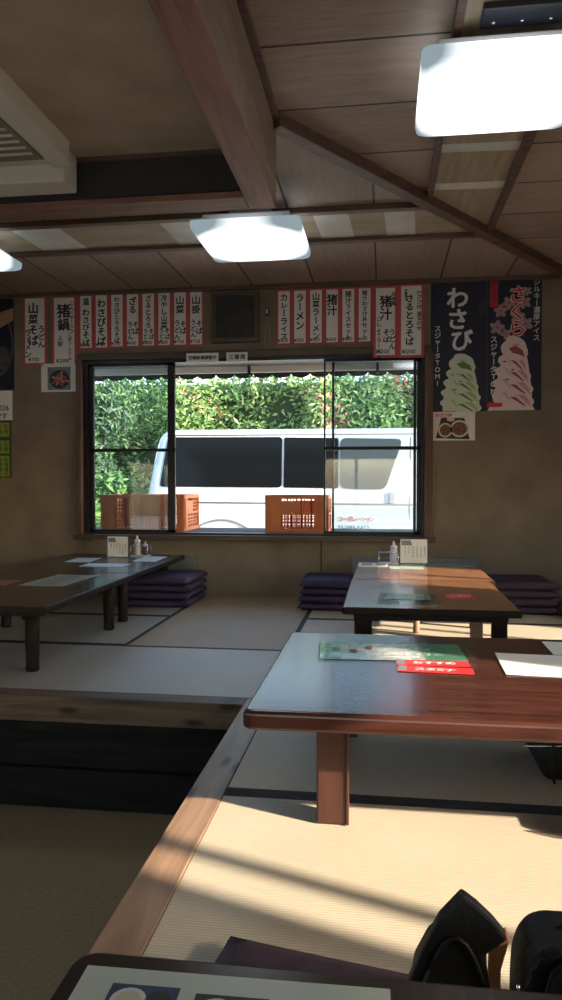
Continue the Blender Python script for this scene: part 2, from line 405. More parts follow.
# tatami mats
def mat_(x0, x1, y0, y1, along, m, label, sides=(-1, 1)):
    e = empty('tatami_mat', ((x0 + x1) / 2, (y0 + y1) / 2, -.05), label, 'tatami mat', 'tatami mats of the raised floor')
    hx, hy = (x1 - x0) / 2 - .001, (y1 - y0) / 2 - .001
    MB().box(-hx, hx, -hy, hy, .0005, .05, .002).build('mat_surface', m, e)
    for s in sides:
        b = MB()
        if along == 'x': b.box(-hx, hx, min(s * hy, s * (hy - .028)), max(s * hy, s * (hy - .028)), .0490, .0508)
        else: b.box(min(s * hx, s * (hx - .028)), max(s * hx, s * (hx - .028)), -hy, hy, .0490, .0508)
        b.build('cloth_edge', M['heri'], e)
    return e
mat_(-2.36, -.452, 3.02, 3.91, 'x', M['tat_sheen'], 'tatami mat with sheen in its colour lying along the back edge beam of the sunken floor', (1,))
mat_(-3.46, -2.36, 3.02, 3.91, 'x', M['tat_sheen'], 'tatami mat at the left under the front low table', (1,))
mat_(-.452, 1.35, 3.02, 3.91, 'x', M['tat_x'], 'tatami mat between the red-brown table and the orange-brown table')
mat_(-3.46, -1.42, 3.91, 4.80, 'x', M['tat_sheen'], 'tatami mat beneath the two dark tables on the left')
mat_(-3.46, -1.42, 4.80, D, 'x', M['tat_sheen'], 'tatami mat against the back wall under the left tables and cushions')
mat_(-1.42, -.49, 3.91, D, 'y', M['tat_y'], 'brownish tatami mat laid lengthwise below the window, free of furniture')
mat_(-.49, 1.35, 3.91, 4.83, 'x', M['tat_x'], 'tatami mat with sunlit streaks under the orange-brown table')
mat_(-.49, 1.35, 4.83, D, 'x', M['tat_x'], 'tatami mat against the back wall under the far tabletop')
mat_(1.35, 2.3, 3.02, 4.35, 'y', M['tat_y'], 'tatami mat along the right side of the room')
mat_(1.35, 2.3, 4.35, D, 'y', M['tat_y'], 'tatami mat in the right back corner of the room')
mat_(-.452, 1.35, 2.09, 3.02, 'x', M['tat_x'], 'shaded tatami mat directly under the red-brown table')
mat_(-.452, 1.35, 1.17, 2.09, 'x', M['tat_x'], 'sunlit tatami mat in front of the red-brown table')
mat_(-.452, 1.35, .27, 1.17, 'x', M['tat_x'], 'nearest tatami mat, under the plum cushion and black bags')

# ceilings
def flat(name, pts, z0, z1, m): return struct(MB().prism(pts, z0, z1).build(name, m))
flat('ceiling', [(-.46, -2.6), (2.44, -2.6), (2.44, 5.84), (1.39, 5.84), (-.46, 3.06)], 2.42, 2.47, M['board_a'])
flat('ceiling_back', [(-.46, 3.06), (1.39, 5.84), (-3.6, 5.84), (-3.6, 3.06)], 2.42, 2.47, M['board_b'])
flat('ceiling_plaster', [(-3.6, -2.6), (-.46, -2.6), (-.46, 3.06), (-3.6, 3.06)], 2.262, 2.32, M['ceil_plaster'])
flat('roof', [(-3.9, -2.9), (2.9, -2.9), (2.9, 6.0), (-3.9, 6.0)], 2.55, 2.62, M['slab'])
k = 5
def trim(mb, m):
    global k
    o = struct(mb.build('trim_%d' % k, m)); k += 1; return o
b = MB(); b.box(-.57, -.455, -2.46, 3.16, 2.07, 2.085, .003, 0); b.box(-.565, -.46, -2.46, 3.155, 2.085, 2.30, 0, 0); b.box(-.4602, -.456, -2.46, 3.155, 2.085, 2.42, 0, 1)
trim(b, [M['beam'], M['beam_side']])                                                  # beam along the sunken floor
b = MB(); b.box(-3.46, -.57, 3.02, 3.16, 2.07, 2.42, .004); trim(b, M['beam_x'])       # beam across
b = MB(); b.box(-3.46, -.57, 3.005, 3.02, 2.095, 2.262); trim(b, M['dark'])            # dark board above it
b = MB(); b.box(-3.46, -.57, 2.995, 3.006, 2.243, 2.262); trim(b, M['batten'])
b = MB(); b.box(-.456, -.43, -2.46, 3.1, 2.395, 2.42, .003); trim(b, M['batten'])      # slim batten where boards meet the beam
# diagonal beam
dx, dy = 1.37 + .46, 5.7 - 3.07; L = math.hypot(dx, dy); ang = math.atan2(dy, dx)
b = MB(); b.box(0.0, L, -.035, .035, -.055, 0, .004, mat=Matrix.Translation((-.45, 3.07, 2.42)) @ Matrix.Rotation(ang, 4, 'Z')); trim(b, M['batten'])
# plywood strips between battens
def xd(y): return -.45 + (y - 3.07) * dx / dy          # where the diagonal runs
b = MB(); b.prism([(-3.46, 4.17), (xd(4.17) - .02, 4.17), (xd(4.64) - .02, 4.64), (-3.46, 4.64)], 2.412, 2.42); trim(b, M['ply'])
for xa, xb in ((-2.22, -1.92), (-1.30, -1.08), (-.40, -.20), (.0, .17)):
    b = MB(); b.prism([(xa, 4.19), (xb, 4.19), (xb + .02, 4.62), (xa + .02, 4.62)], 2.4105, 2.4118); trim(b, M['patch'])
for y0 in (4.11, 4.62):
    b = MB(); b.box(-3.46, xd(y0 + .03) - .03, y0, y0 + .055, 2.388, 2.42, .004); trim(b, M['batten'])
b = MB(); b.prism([(.24, -2.4), (.62, -2.4), (.62, 4.62), (.585, 4.57), (.24, 4.07)], 2.412, 2.42); trim(b, M['ply_y'])
for ya, yb in ((3.42, 3.52), (3.86, 3.96)):
    b = MB(); b.prism([(.25, ya), (.61, ya + .01), (.61, yb), (.25, yb - .02)], 2.4105, 2.4118); trim(b, M['patch'])
b = MB(); b.box(.225, .255, -2.46, 4.04, 2.39, 2.42, .004); trim(b, M['batten'])
b = MB(); b.box(.605, .645, -2.46, 4.6, 2.385, 2.42, .004); trim(b, M['batten'])
b = MB(); b.box(-3.46, 2.3, 5.655, D, 2.39, 2.42, .004); trim(b, M['batten'])          # rail where ceiling meets the back wall
b = MB(); b.box(-.475, -.468, 5.692, D, 0, .46); trim(b, M['riser'])                   # joint in the wall under the window
b = MB(); b.box(-2.43, .36, 5.672, D, 1.872, 1.925, .004); trim(b, M['frame_wood_x'])   # wooden rail over the window

# ------------------------------------------------------------------ back window
win = struct(empty('window_1', (0, 0, 0)))
b = MB(); b.box(-2.435, -2.39, 5.65, 5.84, .44, 1.872, .003); b.box(.31, .37, 5.65, 5.84, .44, 1.872, .003); b.build('wood_post', M['frame_wood'], win)
b = MB(); b.box(-2.46, .39, 5.635, 5.86, .445, .482, .004); b.build('window_sill', M['frame_wood_x'], win)
b = MB(); b.box(-2.39, -2.35, 5.70, 5.82, .482, 1.87); b.box(.285, .31, 5.70, 5.82, .482, 1.87); b.box(-2.35, .285, 5.70, 5.82, .482, .497); b.box(-2.35, .285, 5.70, 5.82, 1.845, 1.87)
b.build('window_frame', M['alu'], win)
def sash(name, x0, x1, y, mid, gl, st=.05):
    f = MB(); z0, z1 = .497, 1.845; t = .013
    f.box(x0, x0 + st * .6, y - t, y + t, z0, z1, .002); f.box(x1 - st, x1, y - t, y + t, z0, z1, .002)
    f.box(x0, x1, y - t, y + t, z0, z0 + .022, .002); f.box(x0, x1, y - t, y + t, z1 - .02, z1, .002)
    if mid: f.box(x0, x1, y - t, y + t, mid - .013, mid + .013, .002)
    o = f.build(name, M['alu'], win)
    MB().box(x0 + .005, x1 - .005, y - .002, y + .002, z0 + .005, z1 - .005).build('pane', gl, o)
    return o
sash('sash', -2.35, -1.64, 5.735, 1.155, M['glass_haze'], .06)
sash('sash', -.455, .25, 5.735, 1.16, M['glass'], .022)
sash('sash', -.395, .285, 5.775, 1.16, M['glass_haze'], .03)
b = MB(); b.box(-1.695, -1.665, 5.715, 5.725, 1.12, 1.2, .002); b.build('latch', M['alu'], win)

def side_window(nm, axis, pos, a0, a1, z0, z1, bars, panes):
    w_ = struct(empty(nm, (0, 0, 0))); f = MB()
    def bb(a, b_, c, d, t0=.03, t1=.1):
        if axis == 'x': f.box(pos + t0, pos + t1, a, b_, c, d)
        else: f.box(a, b_, pos + t0, pos + t1, c, d)
    bb(a0, a0 + .02, z0, z1); bb(a1 - .02, a1, z0, z1); bb(a0, a1, z0, z0 + .02); bb(a0, a1, z1 - .02, z1)
    for q, wd in bars: bb(q - wd / 2, q + wd / 2, z0, z1)
    f.build('window_frame', M['frame_wood'], w_)
    for a, b_, gm in panes:
        g = MB()
        if axis == 'x': g.box(pos + .06, pos + .064, a, b_, z0, z1)
        else: g.box(a, b_, pos + .06, pos + .064, z0, z1)
        g.build('pane', gm, w_)
side_window('window_2', 'x', 2.3, -1.0, 1.72, .5, 1.43, ((.545, .05), (.72, .035)), ((.545, 1.72, M['glass']), (-1.0, .545, M['frost'])))
side_window('window_3', 'x', 2.3, 3.35, 4.3, .45, 1.42, ((3.82, .03),), ((3.35, 4.3, M['glass']),))
side_window('window_fill_rear', 'y', -2.6, -2.6, 1.6, .4, 1.35, ((-.5, .05),), ((-2.6, 1.6, M['glass']),))  # unseen rear window, added to fill the room with sky light
side_window('window_fill_left', 'x', -3.6, -1.8, 1.6, -.30, 1.2, ((-.1, .05),), ((-1.8, 1.6, M['glass']),))  # left opening out of view, put in for extra daylight inside

# ------------------------------------------------------------------ low tables
def rrect(x0, x1, y0, y1, r, n=5):
    P = []
    for cx, cy, a0 in ((x1 - r, y1 - r, 0), (x0 + r, y1 - r, 90), (x0 + r, y0 + r, 180), (x1 - r, y0 + r, 270)):
        for i in range(n + 1):
            a = math.radians(a0 + 90 * i / n); P.append((cx + r * math.cos(a), cy + r * math.sin(a)))
    return P
def low_table(label, x0, x1, y0, y1, ht, th, m_top, m_rim, m_leg, legs, lw, ld, apron=.05, corner=.02, round_leg=False, extra=(), group=None, bev=.012, apin=.05):
    cx, cy = (x0 + x1) / 2, (y0 + y1) / 2
    e = empty('low_table', (cx, cy, .0012), label, 'table', group)
    X, Y = (x1 - x0) / 2, (y1 - y0) / 2
    MB().prism(rrect(-X, X, -Y, Y, corner), ht - th, ht - .0008, bev=bev, seg=4).build('table_rim', m_rim, e)
    MB().prism(rrect(-X + bev * 1.1, X - bev * 1.1, -Y + bev * 1.1, Y - bev * 1.1, max(.004, corner - bev)), ht - .004, ht).build('tabletop', m_top, e)
    a = MB(); i = apin
    for (p, q, r, s) in ((-X + i, X - i, -Y + i, -Y + i + .02), (-X + i, X - i, Y - i - .02, Y - i), (-X + i, -X + i + .02, -Y + i + .02, Y - i - .02), (X - i - .02, X - i, -Y + i + .02, Y - i - .02)):
        a.box(p, q, r, s, ht - th - apron, ht - th, .003)
    a.build('apron', m_rim, e)
    ix, iy = legs
    for sx in (-1, 1):
        for sy in (-1, 1):
            lx, ly = sx * (X - ix), sy * (Y - iy); g = MB()
            if round_leg: g.lathe([(lw * .42, 0), (lw * .5, .01), (lw * .46, .03), (lw * .5, ht * .45), (lw * .5, ht - th)], lx, ly, 16)
            else:
                g.box(lx - lw / 2, lx + lw / 2, ly - ld / 2, ly + ld / 2, 0, ht - th, .006)
                g.box(lx - sx * (lw / 2) - .004, lx - sx * (lw / 2) + .004, ly - ld / 2 - .004, ly - ld / 2 + .01, .002, ht - th - .002, .002)
            g.build('leg', m_leg, e)
    for lx, ly in extra:
        MB().lathe([(.018, 0), (.021, .012), (.019, .03), (.021, ht - th)], lx - cx, ly - cy, 16).build('leg', M['leg_pink'], e)
    return e
low_table('red-brown lacquered low table in the middle, with a plastic menu sheet and red cards', -.345, 1.34, 1.80, 2.78, .33, .05, M['t_red'], M['t_red'], M['t_red_leg'], (.215, .155), .082, .07, corner=.02, apron=.03, apin=.16)
low_table('orange-brown low table behind the red-brown one, holding a red card and clear sheets', -.182, .61, 3.36, 4.36, .33, .034, M['t_orange'], M['t_black'], M['t_black'], (.085, .09), .066, .06, apron=.03, corner=.01, bev=.006)
low_table('lighter orange low table pushed against the far end of the orange-brown one', -.175, .64, 4.365, 5.25, .33, .034, M['t_orange2'], M['t_black'], M['t_black'], (.085, .30), .05, .05, apron=.03, corner=.01, round_leg=True, extra=((.20, 4.46),), bev=.006)
low_table('dark low table at the left, the one nearer the sunken floor', -2.44, -1.525, 3.18, 4.43, .33, .036, M['t_dark'], M['t_black'], M['t_black'], (.125, .13), .066, .06, apron=.02, corner=.01, round_leg=True, bev=.007)
low_table('dark low table at the left, the one below the window holding a menu stand', -2.44, -1.535, 4.44, 5.62, .33, .036, M['t_dark'], M['t_black'], M['t_black'], (.125, .13), .066, .06, apron=.02, corner=.01, round_leg=True, bev=.007)
low_table('dark low table in front of the camera with a picture menu on it', -.365, .95, -.05, .85, .33, .04, M['t_dark'], M['t_black'], M['t_black'], (.10, .10), .06, .06, apron=.02, corner=.03, bev=.008)
# grey boards standing behind the tables
tag(box1('grey_board', plain('slate_board', (.10, .115, .13), .4), -.235, .71, 5.60, 5.63, 0, .335, .003), 'grey-blue board standing on edge between the lighter orange table and back wall', 'board')
tag(box1('grey_board', plain('grey_green_board', (.13, .16, .15), .4), -2.3, -1.45, 5.655, 5.685, 0, .325, .003), 'grey-green board standing on edge behind the left cushion stack', 'board')

# ------------------------------------------------------------------ papers on tables
def sheet(name, label, cat, x, y, z, wx, wy, rz, m, t=.0012, group=None, curl=0.0):
    n = 10; mb = MB(); vs = []
    for s in (t, 0):
        for i in range(n + 1):
            u = i / n - .5
            for v in (-.5, .5): vs.append((u * wx, v * wy, s + curl * (2 * u) ** 2 * (1 if u > 0 else .3)))
    N = 2 * (n + 1); fs = []
    for i in range(n):
        a = 2 * i
        fs += [[a, a + 2, a + 3, a + 1], [N + a, N + a + 1, N + a + 3, N + a + 2], [a, N + a, N + a + 2, a + 2], [a + 1, a + 3, N + a + 3, N + a + 1]]
    fs += [[0, 1, N + 1, N], [2 * n, N + 2 * n, N + 2 * n + 1, 2 * n + 1]]
    mb.add(vs, fs); o = mb.build(name, m); o.location = (x, y, z); o.rotation_euler = (0, 0, rz)
    return tag(o, label, cat, group)
def tbl(z=.0016): return lambda u, v, w=0: (u, v, z + w)
TZ = .3316
# red-brown table: clear menu sheet, red cards, white papers
o = sheet('menu_sheet', 'long clear-plastic menu sheet with green end on the red-brown table', 'menu', .035, 2.49, TZ, .50, .27, .07, M['clear'], curl=.012)
b = MB(); shape(b, [(.10, -.12), (.225, -.125), (.235, .12), (.10, .125)], tbl(.0022)); b.build('green_print', M['paper_green'], o)
b = MB(); shape(b, [(-.23, -.12), (.10, -.12), (.10, .12), (-.23, .12)], tbl(.0017)); b.build('grey_print', plain('sheet_grey_green', (.40, .43, .41), .3, .5, var=.5, scale=25), o)
b = MB()
for j, tx in enumerate(('特製山菜そば', '季節のおすすめ')): letters(b, tx, -.07, .02 - j * .075, .035, tbl(.0028), vertical=False, bold=.02)
shape(b, [(-.04, -.09), (.08, -.085), (.08, -.07), (-.04, -.072)], tbl(.0028)); b.build('white_lettering', M['white_print'], o)
b = MB()
for j in range(5): shape(b, ell(-.19 + j * .028, .02 + .03 * math.sin(j * 2.1), .014, .03), tbl(.0026), j % 2)
b.build('printed_picture', [M['food1'], M['white_print']], o)
for i, (x, y, rz) in enumerate(((.155, 2.345, .03), (.158, 2.262, -.05))):
    o = sheet('red_card', ('red card tucked under the menu sheet, farther from the table edge', 'red card with white lettering, nearer the front edge of the red-brown table')[i], 'card', x, y, TZ + .001, .225, .068, rz, M['red_print'], .002, 'red cards on the red-brown table')
    b = MB(); letters(b, 'スタミナ' if i else 'おすすめ', -.06, -.016, .036, tbl(.0026), vertical=False, bold=.03); b.build('white_lettering', M['white_print'], o)
    b = MB(); shape(b, [(-.11, -.03), (-.085, -.03), (-.085, .03), (-.11, .03)], tbl(.0024)); b.build('grey_tab', M['grey_ink'], o)
o = sheet('white_paper', 'plain white paper at the right end of the red-brown table', 'paper', .545, 2.37, TZ, .36, .28, -.03, M['paper'], curl=.006)
o = sheet('white_paper', 'second white paper with dark print lying behind the plain one', 'paper', .70, 2.62, TZ, .28, .20, -.02, M['paper'])
b = MB(); shape(b, [(-.10, -.06), (.1, -.06), (.1, .06), (-.06, .06)], tbl()); b.build('dark_print', M['grey_ink'], o)
# orange-brown tables
o = sheet('clear_sheet', 'clear plastic sheet with green print near the front edge of the orange-brown table', 'menu', .125, 3.63, TZ, .29, .34, -.05, M['clear'], curl=.006)
b = MB(); shape(b, [(-.12, -.02), (.11, -.02), (.10, .16), (-.1, .16)], tbl()); b.build('printed_picture', plain('sheet_print', (.35, .40, .28), .4, var=.5, scale=22), o)
o = sheet('red_card', 'small red card with white lettering on the orange-brown table', 'card', .375, 3.755, TZ, .135, .15, .02, M['red_print'], .002)
b = MB(); letters(b, 'ご案内', -.045, -.02, .036, tbl(.0026), vertical=False, bold=.03); b.build('white_lettering', M['white_print'], o)
o = sheet('booklet', 'white booklet at the left far corner of the lighter orange table', 'booklet', -.065, 5.10, TZ, .20, .20, 0, M['paper'], .004)
b = MB(); shape(b, [(-.08, -.06), (-.005, -.06), (-.005, .06), (-.08, .06)], tbl(.0045)); shape(b, [(.015, -.06), (.085, -.06), (.085, .06), (.015, .06)], tbl(.0045)); b.build('printed_columns', M['grey_ink'], o)
sheet('green_card', 'pale green card in front of the menu stand on the lighter orange table', 'card', .155, 4.96, TZ, .22, .13, .05, plain('aqua_card', (.28, .46, .40), .4, var=.2, scale=30), .002)
o = sheet('booklet', 'grey-green booklet at the right far corner of the lighter orange table', 'booklet', .45, 5.13, TZ, .34, .17, .03, plain('grey_green_print', (.12, .16, .13), .4, var=.4, scale=25), .004)
# left tables
o = sheet('menu_sheet', 'grey-green menu sheet on the nearer dark left table', 'menu', -1.84, 4.05, TZ, .27, .48, -.03, plain('grey_sheet', (.26, .28, .24), .35, .5, var=.3, scale=18), curl=.004)
b = MB()
for j in range(5): shape(b, [(-.10, -.19 + j * .08), (.09, -.19 + j * .08), (.09, -.15 + j * .08), (-.10, -.15 + j * .08)], tbl())
b.build('printed_rows', plain('row_print', (.14, .17, .14), .4, var=.4, scale=40), o)
sheet('red_card', 'dull red card beside the grey-green sheet on the nearer dark left table', 'card', -2.12, 3.9, TZ, .13, .22, 0, plain('dull_red', (.20, .05, .04), .5, var=.3, scale=30), .002)
sheet('blue_paper', 'pale blue paper in front of the menu stand on the far left table', 'paper', -1.88, 4.83, TZ, .30, .18, 0, M['paper_blue'], .002)
sheet('blue_paper', 'pale blue paper to the left of the menu stand on the far left table', 'paper', -2.16, 5.13, TZ, .18, .28, .06, M['paper_blue'], .002)
sheet('blue_paper', 'pale blue paper right of the menu stand by the table end', 'paper', -1.70, 5.27, TZ, .17, .34, .04, M['paper_blue'], .002)
# picture menu on the nearest table
o = sheet('picture_menu', 'laminated white picture menu on the table in front of the camera', 'menu', -.162, .655, TZ, .35, .325, .02, plain('pale_menu', (.55, .60, .55), .3, .5, coat=.3), .003)
def dish(x, y, w_, h_, kind):
    b = MB(); shape(b, [(x, y), (x + w_, y), (x + w_, y + h_), (x, y + h_)], tbl(.0034), 0)
    shape(b, ell(x + w_ * .32, y + h_ * .62, w_ * .26, h_ * .30), tbl(.0037), 1); shape(b, ell(x + w_ * .32, y + h_ * .62, w_ * .19, h_ * .21), tbl(.004), 2)
    shape(b, ell(x + w_ * .74, y + h_ * .66, w_ * .19, h_ * .22), tbl(.0037), 3); shape(b, ell(x + w_ * .6, y + h_ * .25, w_ * .25, h_ * .2), tbl(.0037), 2 if kind else 1)
    b.build('dish_picture', [M['food_blue'] if not kind else M['tray'], M['white_print'], M['cream'] if not kind else M['food1'], M['tray']], o)
dish(-.135, .068, .078, .068, 0); dish(-.038, .062, .082, .068, 1); dish(.06, .062, .075, .066, 1)
b = MB(); letters(b, 'お品書き', -.12, -.02, .03, tbl(.0036), vertical=False); b.build('lettering', M['ink'], o)

# menu stands and condiments
def stand(label, x, y, wd, ht, lines):
    e = empty('menu_stand', (x, y, TZ), label, 'menu stand')
    b = MB(); b.box(-wd / 2, wd / 2, -.003, .003, .004, ht, .001); b.box(-wd / 2, wd / 2, -.03, .03, 0, .004, .001); b.build('acrylic_holder', M['clear'], e)
    f = MB(); f.box(-wd / 2 + .004, wd / 2 - .004, -.0055, -.0035, .008, ht - .003); f.build('menu_card', M['paper'], e)
    l = MB(); n = len(lines); to = on_wall(-.006)
    for i, t in enumerate(lines): letters(l, t, wd / 2 - .02 - i * (wd - .03) / n, ht - .05, .0155, to, bold=.02)
    shape(l, [(-wd / 2 + .01, ht - .045), (-.01, ht - .045), (-.02, ht - .01), (-wd / 2 + .01, ht - .012)], to); l.build('lettering', M['grey_ink'], e)
    return e
stand('white printed menu stand on the far left table, beneath the window', -1.975, 5.34, .165, .16, ['山菜そば', 'とろろそば', 'わさびそば', '天ぷら', 'うどん', '定食'])
stand('white printed menu stand at the far end of the orange table, under the right sash', .212, 5.19, .19, .175, ['山菜そば', 'とろろそば', 'わさびそば', '天ぷらそば', 'うどん', 'ラーメン'])
def caddy(label, x, y, flip):
    e = empty('condiment_tray', (x, y, TZ), label, 'condiment tray')
    b = MB(); b.box(-.07, .07, -.045, .045, 0, .008, .003); b.build('tray', M['plastic_w'], e)
    b = MB()
    for sx in (-.066, .066):
        for sy in (-.04, .04): b.tube([(sx, sy, .006), (sx, sy, .08)], .003)
    b.tube([(-.066, -.04, .08), (.066, -.04, .08), (.066, .04, .08), (-.066, .04, .08), (-.066, -.04, .08)], .0025); b.build('wire_rail', M['silver'], e)
    return e
caddy('small wire-railed condiment tray beside the menu stand on the far left table', -1.84, 5.47, 1)
caddy('small wire-railed condiment tray beside the menu stand on the lighter orange table', .04, 5.19, 0)
def bottle(label, x, y, m, z=TZ + .0085, s=1.0):
    e = empty('condiment_bottle', (x, y, z), label, 'bottle')
    MB().lathe([(.024 * s, 0), (.026 * s, .004), (.026 * s, .085 * s), (.018 * s, .1 * s)], 0, 0, 16).build('bottle_body', m, e)
    MB().lathe([(.024 * s, .1 * s), (.024 * s, .115 * s), (.010 * s, .122 * s), (.007 * s, .145 * s), (.004 * s, .15 * s)], 0, 0, 16).build('cap', M['plastic_w'], e)
bottle('white-capped squeeze bottle in the tray on the far left table', -1.865, 5.46, plain('pale_bottle', (.5, .46, .45), .3, .5), s=1.0)
bottle('dark sauce bottle in the tray on the far left table', -1.805, 5.475, plain('brown_bottle', (.12, .06, .05), .25, .5), s=.7)
bottle('pale bottle in the tray left of the right menu stand', .075, 5.185, plain('blue_bottle', (.45, .47, .6), .3, .5), s=1.0)

# ------------------------------------------------------------------ floor cushions
def cushion(name, label, x, y, z, wx, wy, h, rz, m, group=None):
    n = 14; vs, fs = [], []
    def hgt(u, v):
        e = max(abs(u), abs(v)); return .5 * (1 - max(0, (e - .80) / .20) ** 3 * .55) * (1 + .10 * (1 - e) - .12 * math.exp(-(u * u + v * v) * 60))
    for sgn in (1, -1):
        for i in range(n + 1):
            for j in range(n + 1):
                u = -1 + 2 * i / n; v = -1 + 2 * j / n
                k = 1 - .012 * (1 - abs(u) ** 3) * (abs(v) > .99) - .012 * (1 - abs(v) ** 3) * (abs(u) > .99)
                vs.append((u * wx / 2 * k, v * wy / 2 * k, h / 2 + sgn * h * (hgt(u, v) if sgn > 0 else min(.5, hgt(u, v)))))
    Nn = (n + 1) ** 2
    for i in range(n):
        for j in range(n):
            a = i * (n + 1) + j; q = [a, a + n + 1, a + n + 2, a + 1]; fs.append(q); fs.append([Nn + t for t in q[::-1]])
    for i in range(n):
        a, c = i * (n + 1), (i + 1) * (n + 1); fs.append([a, Nn + a, Nn + c, c]); a, c = a + n, c + n; fs.append([a, c, Nn + c, Nn + a])
        a, c = i, i + 1; fs.append([a, c, Nn + c, Nn + a]); a, c = n * (n + 1) + i, n * (n + 1) + i + 1; fs.append([a, Nn + a, Nn + c, c])
    mb = MB().add(vs, fs, 0, True); o = mb.build(name, m); o.location = (x, y, z); o.rotation_euler = (0, 0, rz)
    t = MB()
    for sx in (-1, 1):
        for sy in (-1, 1):
            for a in range(3): t.tube([(sx * wx * .485, sy * wy * .485, h * .5), (sx * (wx * .49 + .012), sy * (wy * .49 + .006 + a * .006), h * .42 - a * .004)], .0022, 5)
    t.build('corner_tassels', m, o)
    return tag(o, label, 'floor cushion', group)
pos_ = ('lowest', 'second from the bottom', 'third from the bottom', 'topmost')
for i in range(4):
    cushion('floor_cushion', 'purple floor cushion, %s in the stack beside the far left table' % pos_[i], -1.62 + random.uniform(-.008, .008), 5.345 + random.uniform(-.008, .008), .0015 + i * .054, .52, .52, .055, random.uniform(-.03, .03), M['purple'], 'cushions stacked beside the far left table')
for i in range(4):
    cushion('floor_cushion', 'purple floor cushion, %s in the stack left of the lighter orange table' % pos_[i], -.40 + random.uniform(-.008, .008), 5.38 + random.uniform(-.008, .008), .0015 + i * .052, .36, .52, .053, random.uniform(-.03, .03), M['purple'], 'cushions stacked left of the lighter orange table')
for i in range(4):
    cushion('floor_cushion', 'dark cushion, %s in the stack right of the lighter orange table' % pos_[i], .925 + random.uniform(-.008, .008), 5.40 + random.uniform(-.008, .008), .0015 + i * .054, .50, .50, .055, random.uniform(-.03, .03), M['plum'], 'cushions stacked right of the lighter orange table')
cushion('floor_cushion', 'plum floor cushion lying flat on the tatami before the nearest table', -.062, 1.075, .0015, .55, .5, .04, -.185, M['plum'])
cushion('floor_cushion', 'dark floor cushion on the tatami at the right, beyond the orange tables', 1.40, 5.28, .0015, .5, .5, .05, .1, M['plum'])

# ------------------------------------------------------------------ bags
def bag_tote():
    e = empty('tote_bag', (.12, 1.03, .045), 'black leather tote bag with a pointed top corner and orange inside', 'bag')
    zb = .045
    out = [(.02, .06), (.035, .212), (.055, .262), (.078, .309), (.108, .344), (.128, .330), (.150, .310), (.169, .287), (.157, .276), (.139, .262), (.146, .215), (.147, .06)]
    pts = [(x - .12, z - zb) for x, z in out]
    R = Matrix.Rotation(PI / 2, 4, 'X')
    MB().prism(pts, -.0, .022, bev=.005, mat=R).build('front_panel', M['leather'], e)
    back = [(x - .12, z - zb) for x, z in [(.03, .05), (.05, .18), (.07, .22), (.10, .25), (.135, .25), (.155, .22), (.16, .05)]]
    MB().prism(back, -.11, -.085, bev=.005, mat=R).build('back_panel', M['leather'], e)
    b = MB(); b.box(-.09, .03, .001, .085, .001, .03, .01); b.box(-.08, -.065, .001, .085, .01, .12, .006); b.build('gusset', M['leather'], e)
    lin = [(.145, .10), (.146, .262), (.152, .272), (.17, .286), (.174, .27), (.163, .228), (.162, .10)]
    MB().prism([(x - .12, z - zb) for x, z in lin], -.012, -.003, bev=.002, mat=R).build('orange_lining', M['orange_lin'], e)
    b = MB(); b.tube([(.043 - .12 + t * .10, -.0235, .13 + .11 * math.sin(PI * t * .9)) for t in [i / 10 for i in range(11)]], .0035, 6); b.build('seam', M['leather'], e)
bag_tote()
def bag_round():
    e = empty('handbag', (.264, 1.02, .030), 'rounded black leather handbag with silver edging, beside the tote bag', 'bag')
    zb = .045; R = Matrix.Rotation(PI / 2, 4, 'X')
    a = [(.176, .06), (.178, .22), (.180, .255), (.187, .278), (.198, .294), (.210, .302), (.226, .306), (.25, .306), (.31, .302), (.34, .28), (.35, .06)]
    MB().prism([(x - .26, z - zb) for x, z in a], -.07, .035, bev=.012, mat=R, seg=3).build('bag_body', M['leather'], e)
    b = MB(); b.tube([(x - .262, -.041, z - zb) for x, z in [(.1775, .17), (.1775, .205), (.1765, .235), (.1745, .255), (.1735, .262)]], .0022, 6); b.build('silver_edging', M['silver'], e)
    f = [(.203, .14), (.204, .25), (.212, .283), (.236, .303), (.285, .304), (.31, .28), (.31, .14)]
    MB().prism([(x - .26, z - zb) for x, z in f], .036, .046, bev=.004, mat=R).build('flap', M['leather'], e)
    b = MB(); b.prism(ell(-.012, .225, .012, .02), .0465, .049, mat=R); b.build('pale_tag', M['paper'], e)
    b = MB(); b.tube([(-.06 + .16 * i / 12, .02, .235 + .035 * math.sin(PI * i / 12)) for i in range(13)], .006, 8); b.build('handle', M['leather'], e)
bag_round()
def bag_under():
    e = empty('shoulder_bag', (.62, 2.42, 0), 'dark bag with straps on the tatami under the red-brown table', 'bag')
    R = Matrix.Rotation(PI / 2, 4, 'X')
    MB().prism([(-.14, .003), (-.15, .08), (-.10, .155), (.0, .185), (.16, .18), (.22, .10), (.21, .003)], -.14, .14, bev=.025, mat=R, seg=3).build('bag_body', M['leather'], e)
    b = MB(); b.tube([(-.12 + .26 * i / 12, -.1435, .13 + .045 * math.sin(PI * i / 12)) for i in range(13)], .006, 8)
    b.tube([(-.11, -.145, .15), (-.125, -.16, .08), (-.115, -.165, .008)], .004, 8); b.build('strap', M['leather'], e)
    b = MB(); b.tube([(-.2, -.147, .11), (-.02, -.147, .12), (.18, -.147, .115)], .002, 6); b.build('zip', M['silver'], e)
bag_under()
e = empty('handbag', (.52, 1.96, 0), 'small handbag with pale round buckle in front of the table shadow', 'bag')
R = Matrix.Rotation(PI / 2, 4, 'X')
MB().prism([(-.03, .003), (-.032, .05), (-.01, .07), (.12, .07), (.13, .003)], -.05, .04, bev=.012, mat=R).build('bag_body', M['leather'], e)
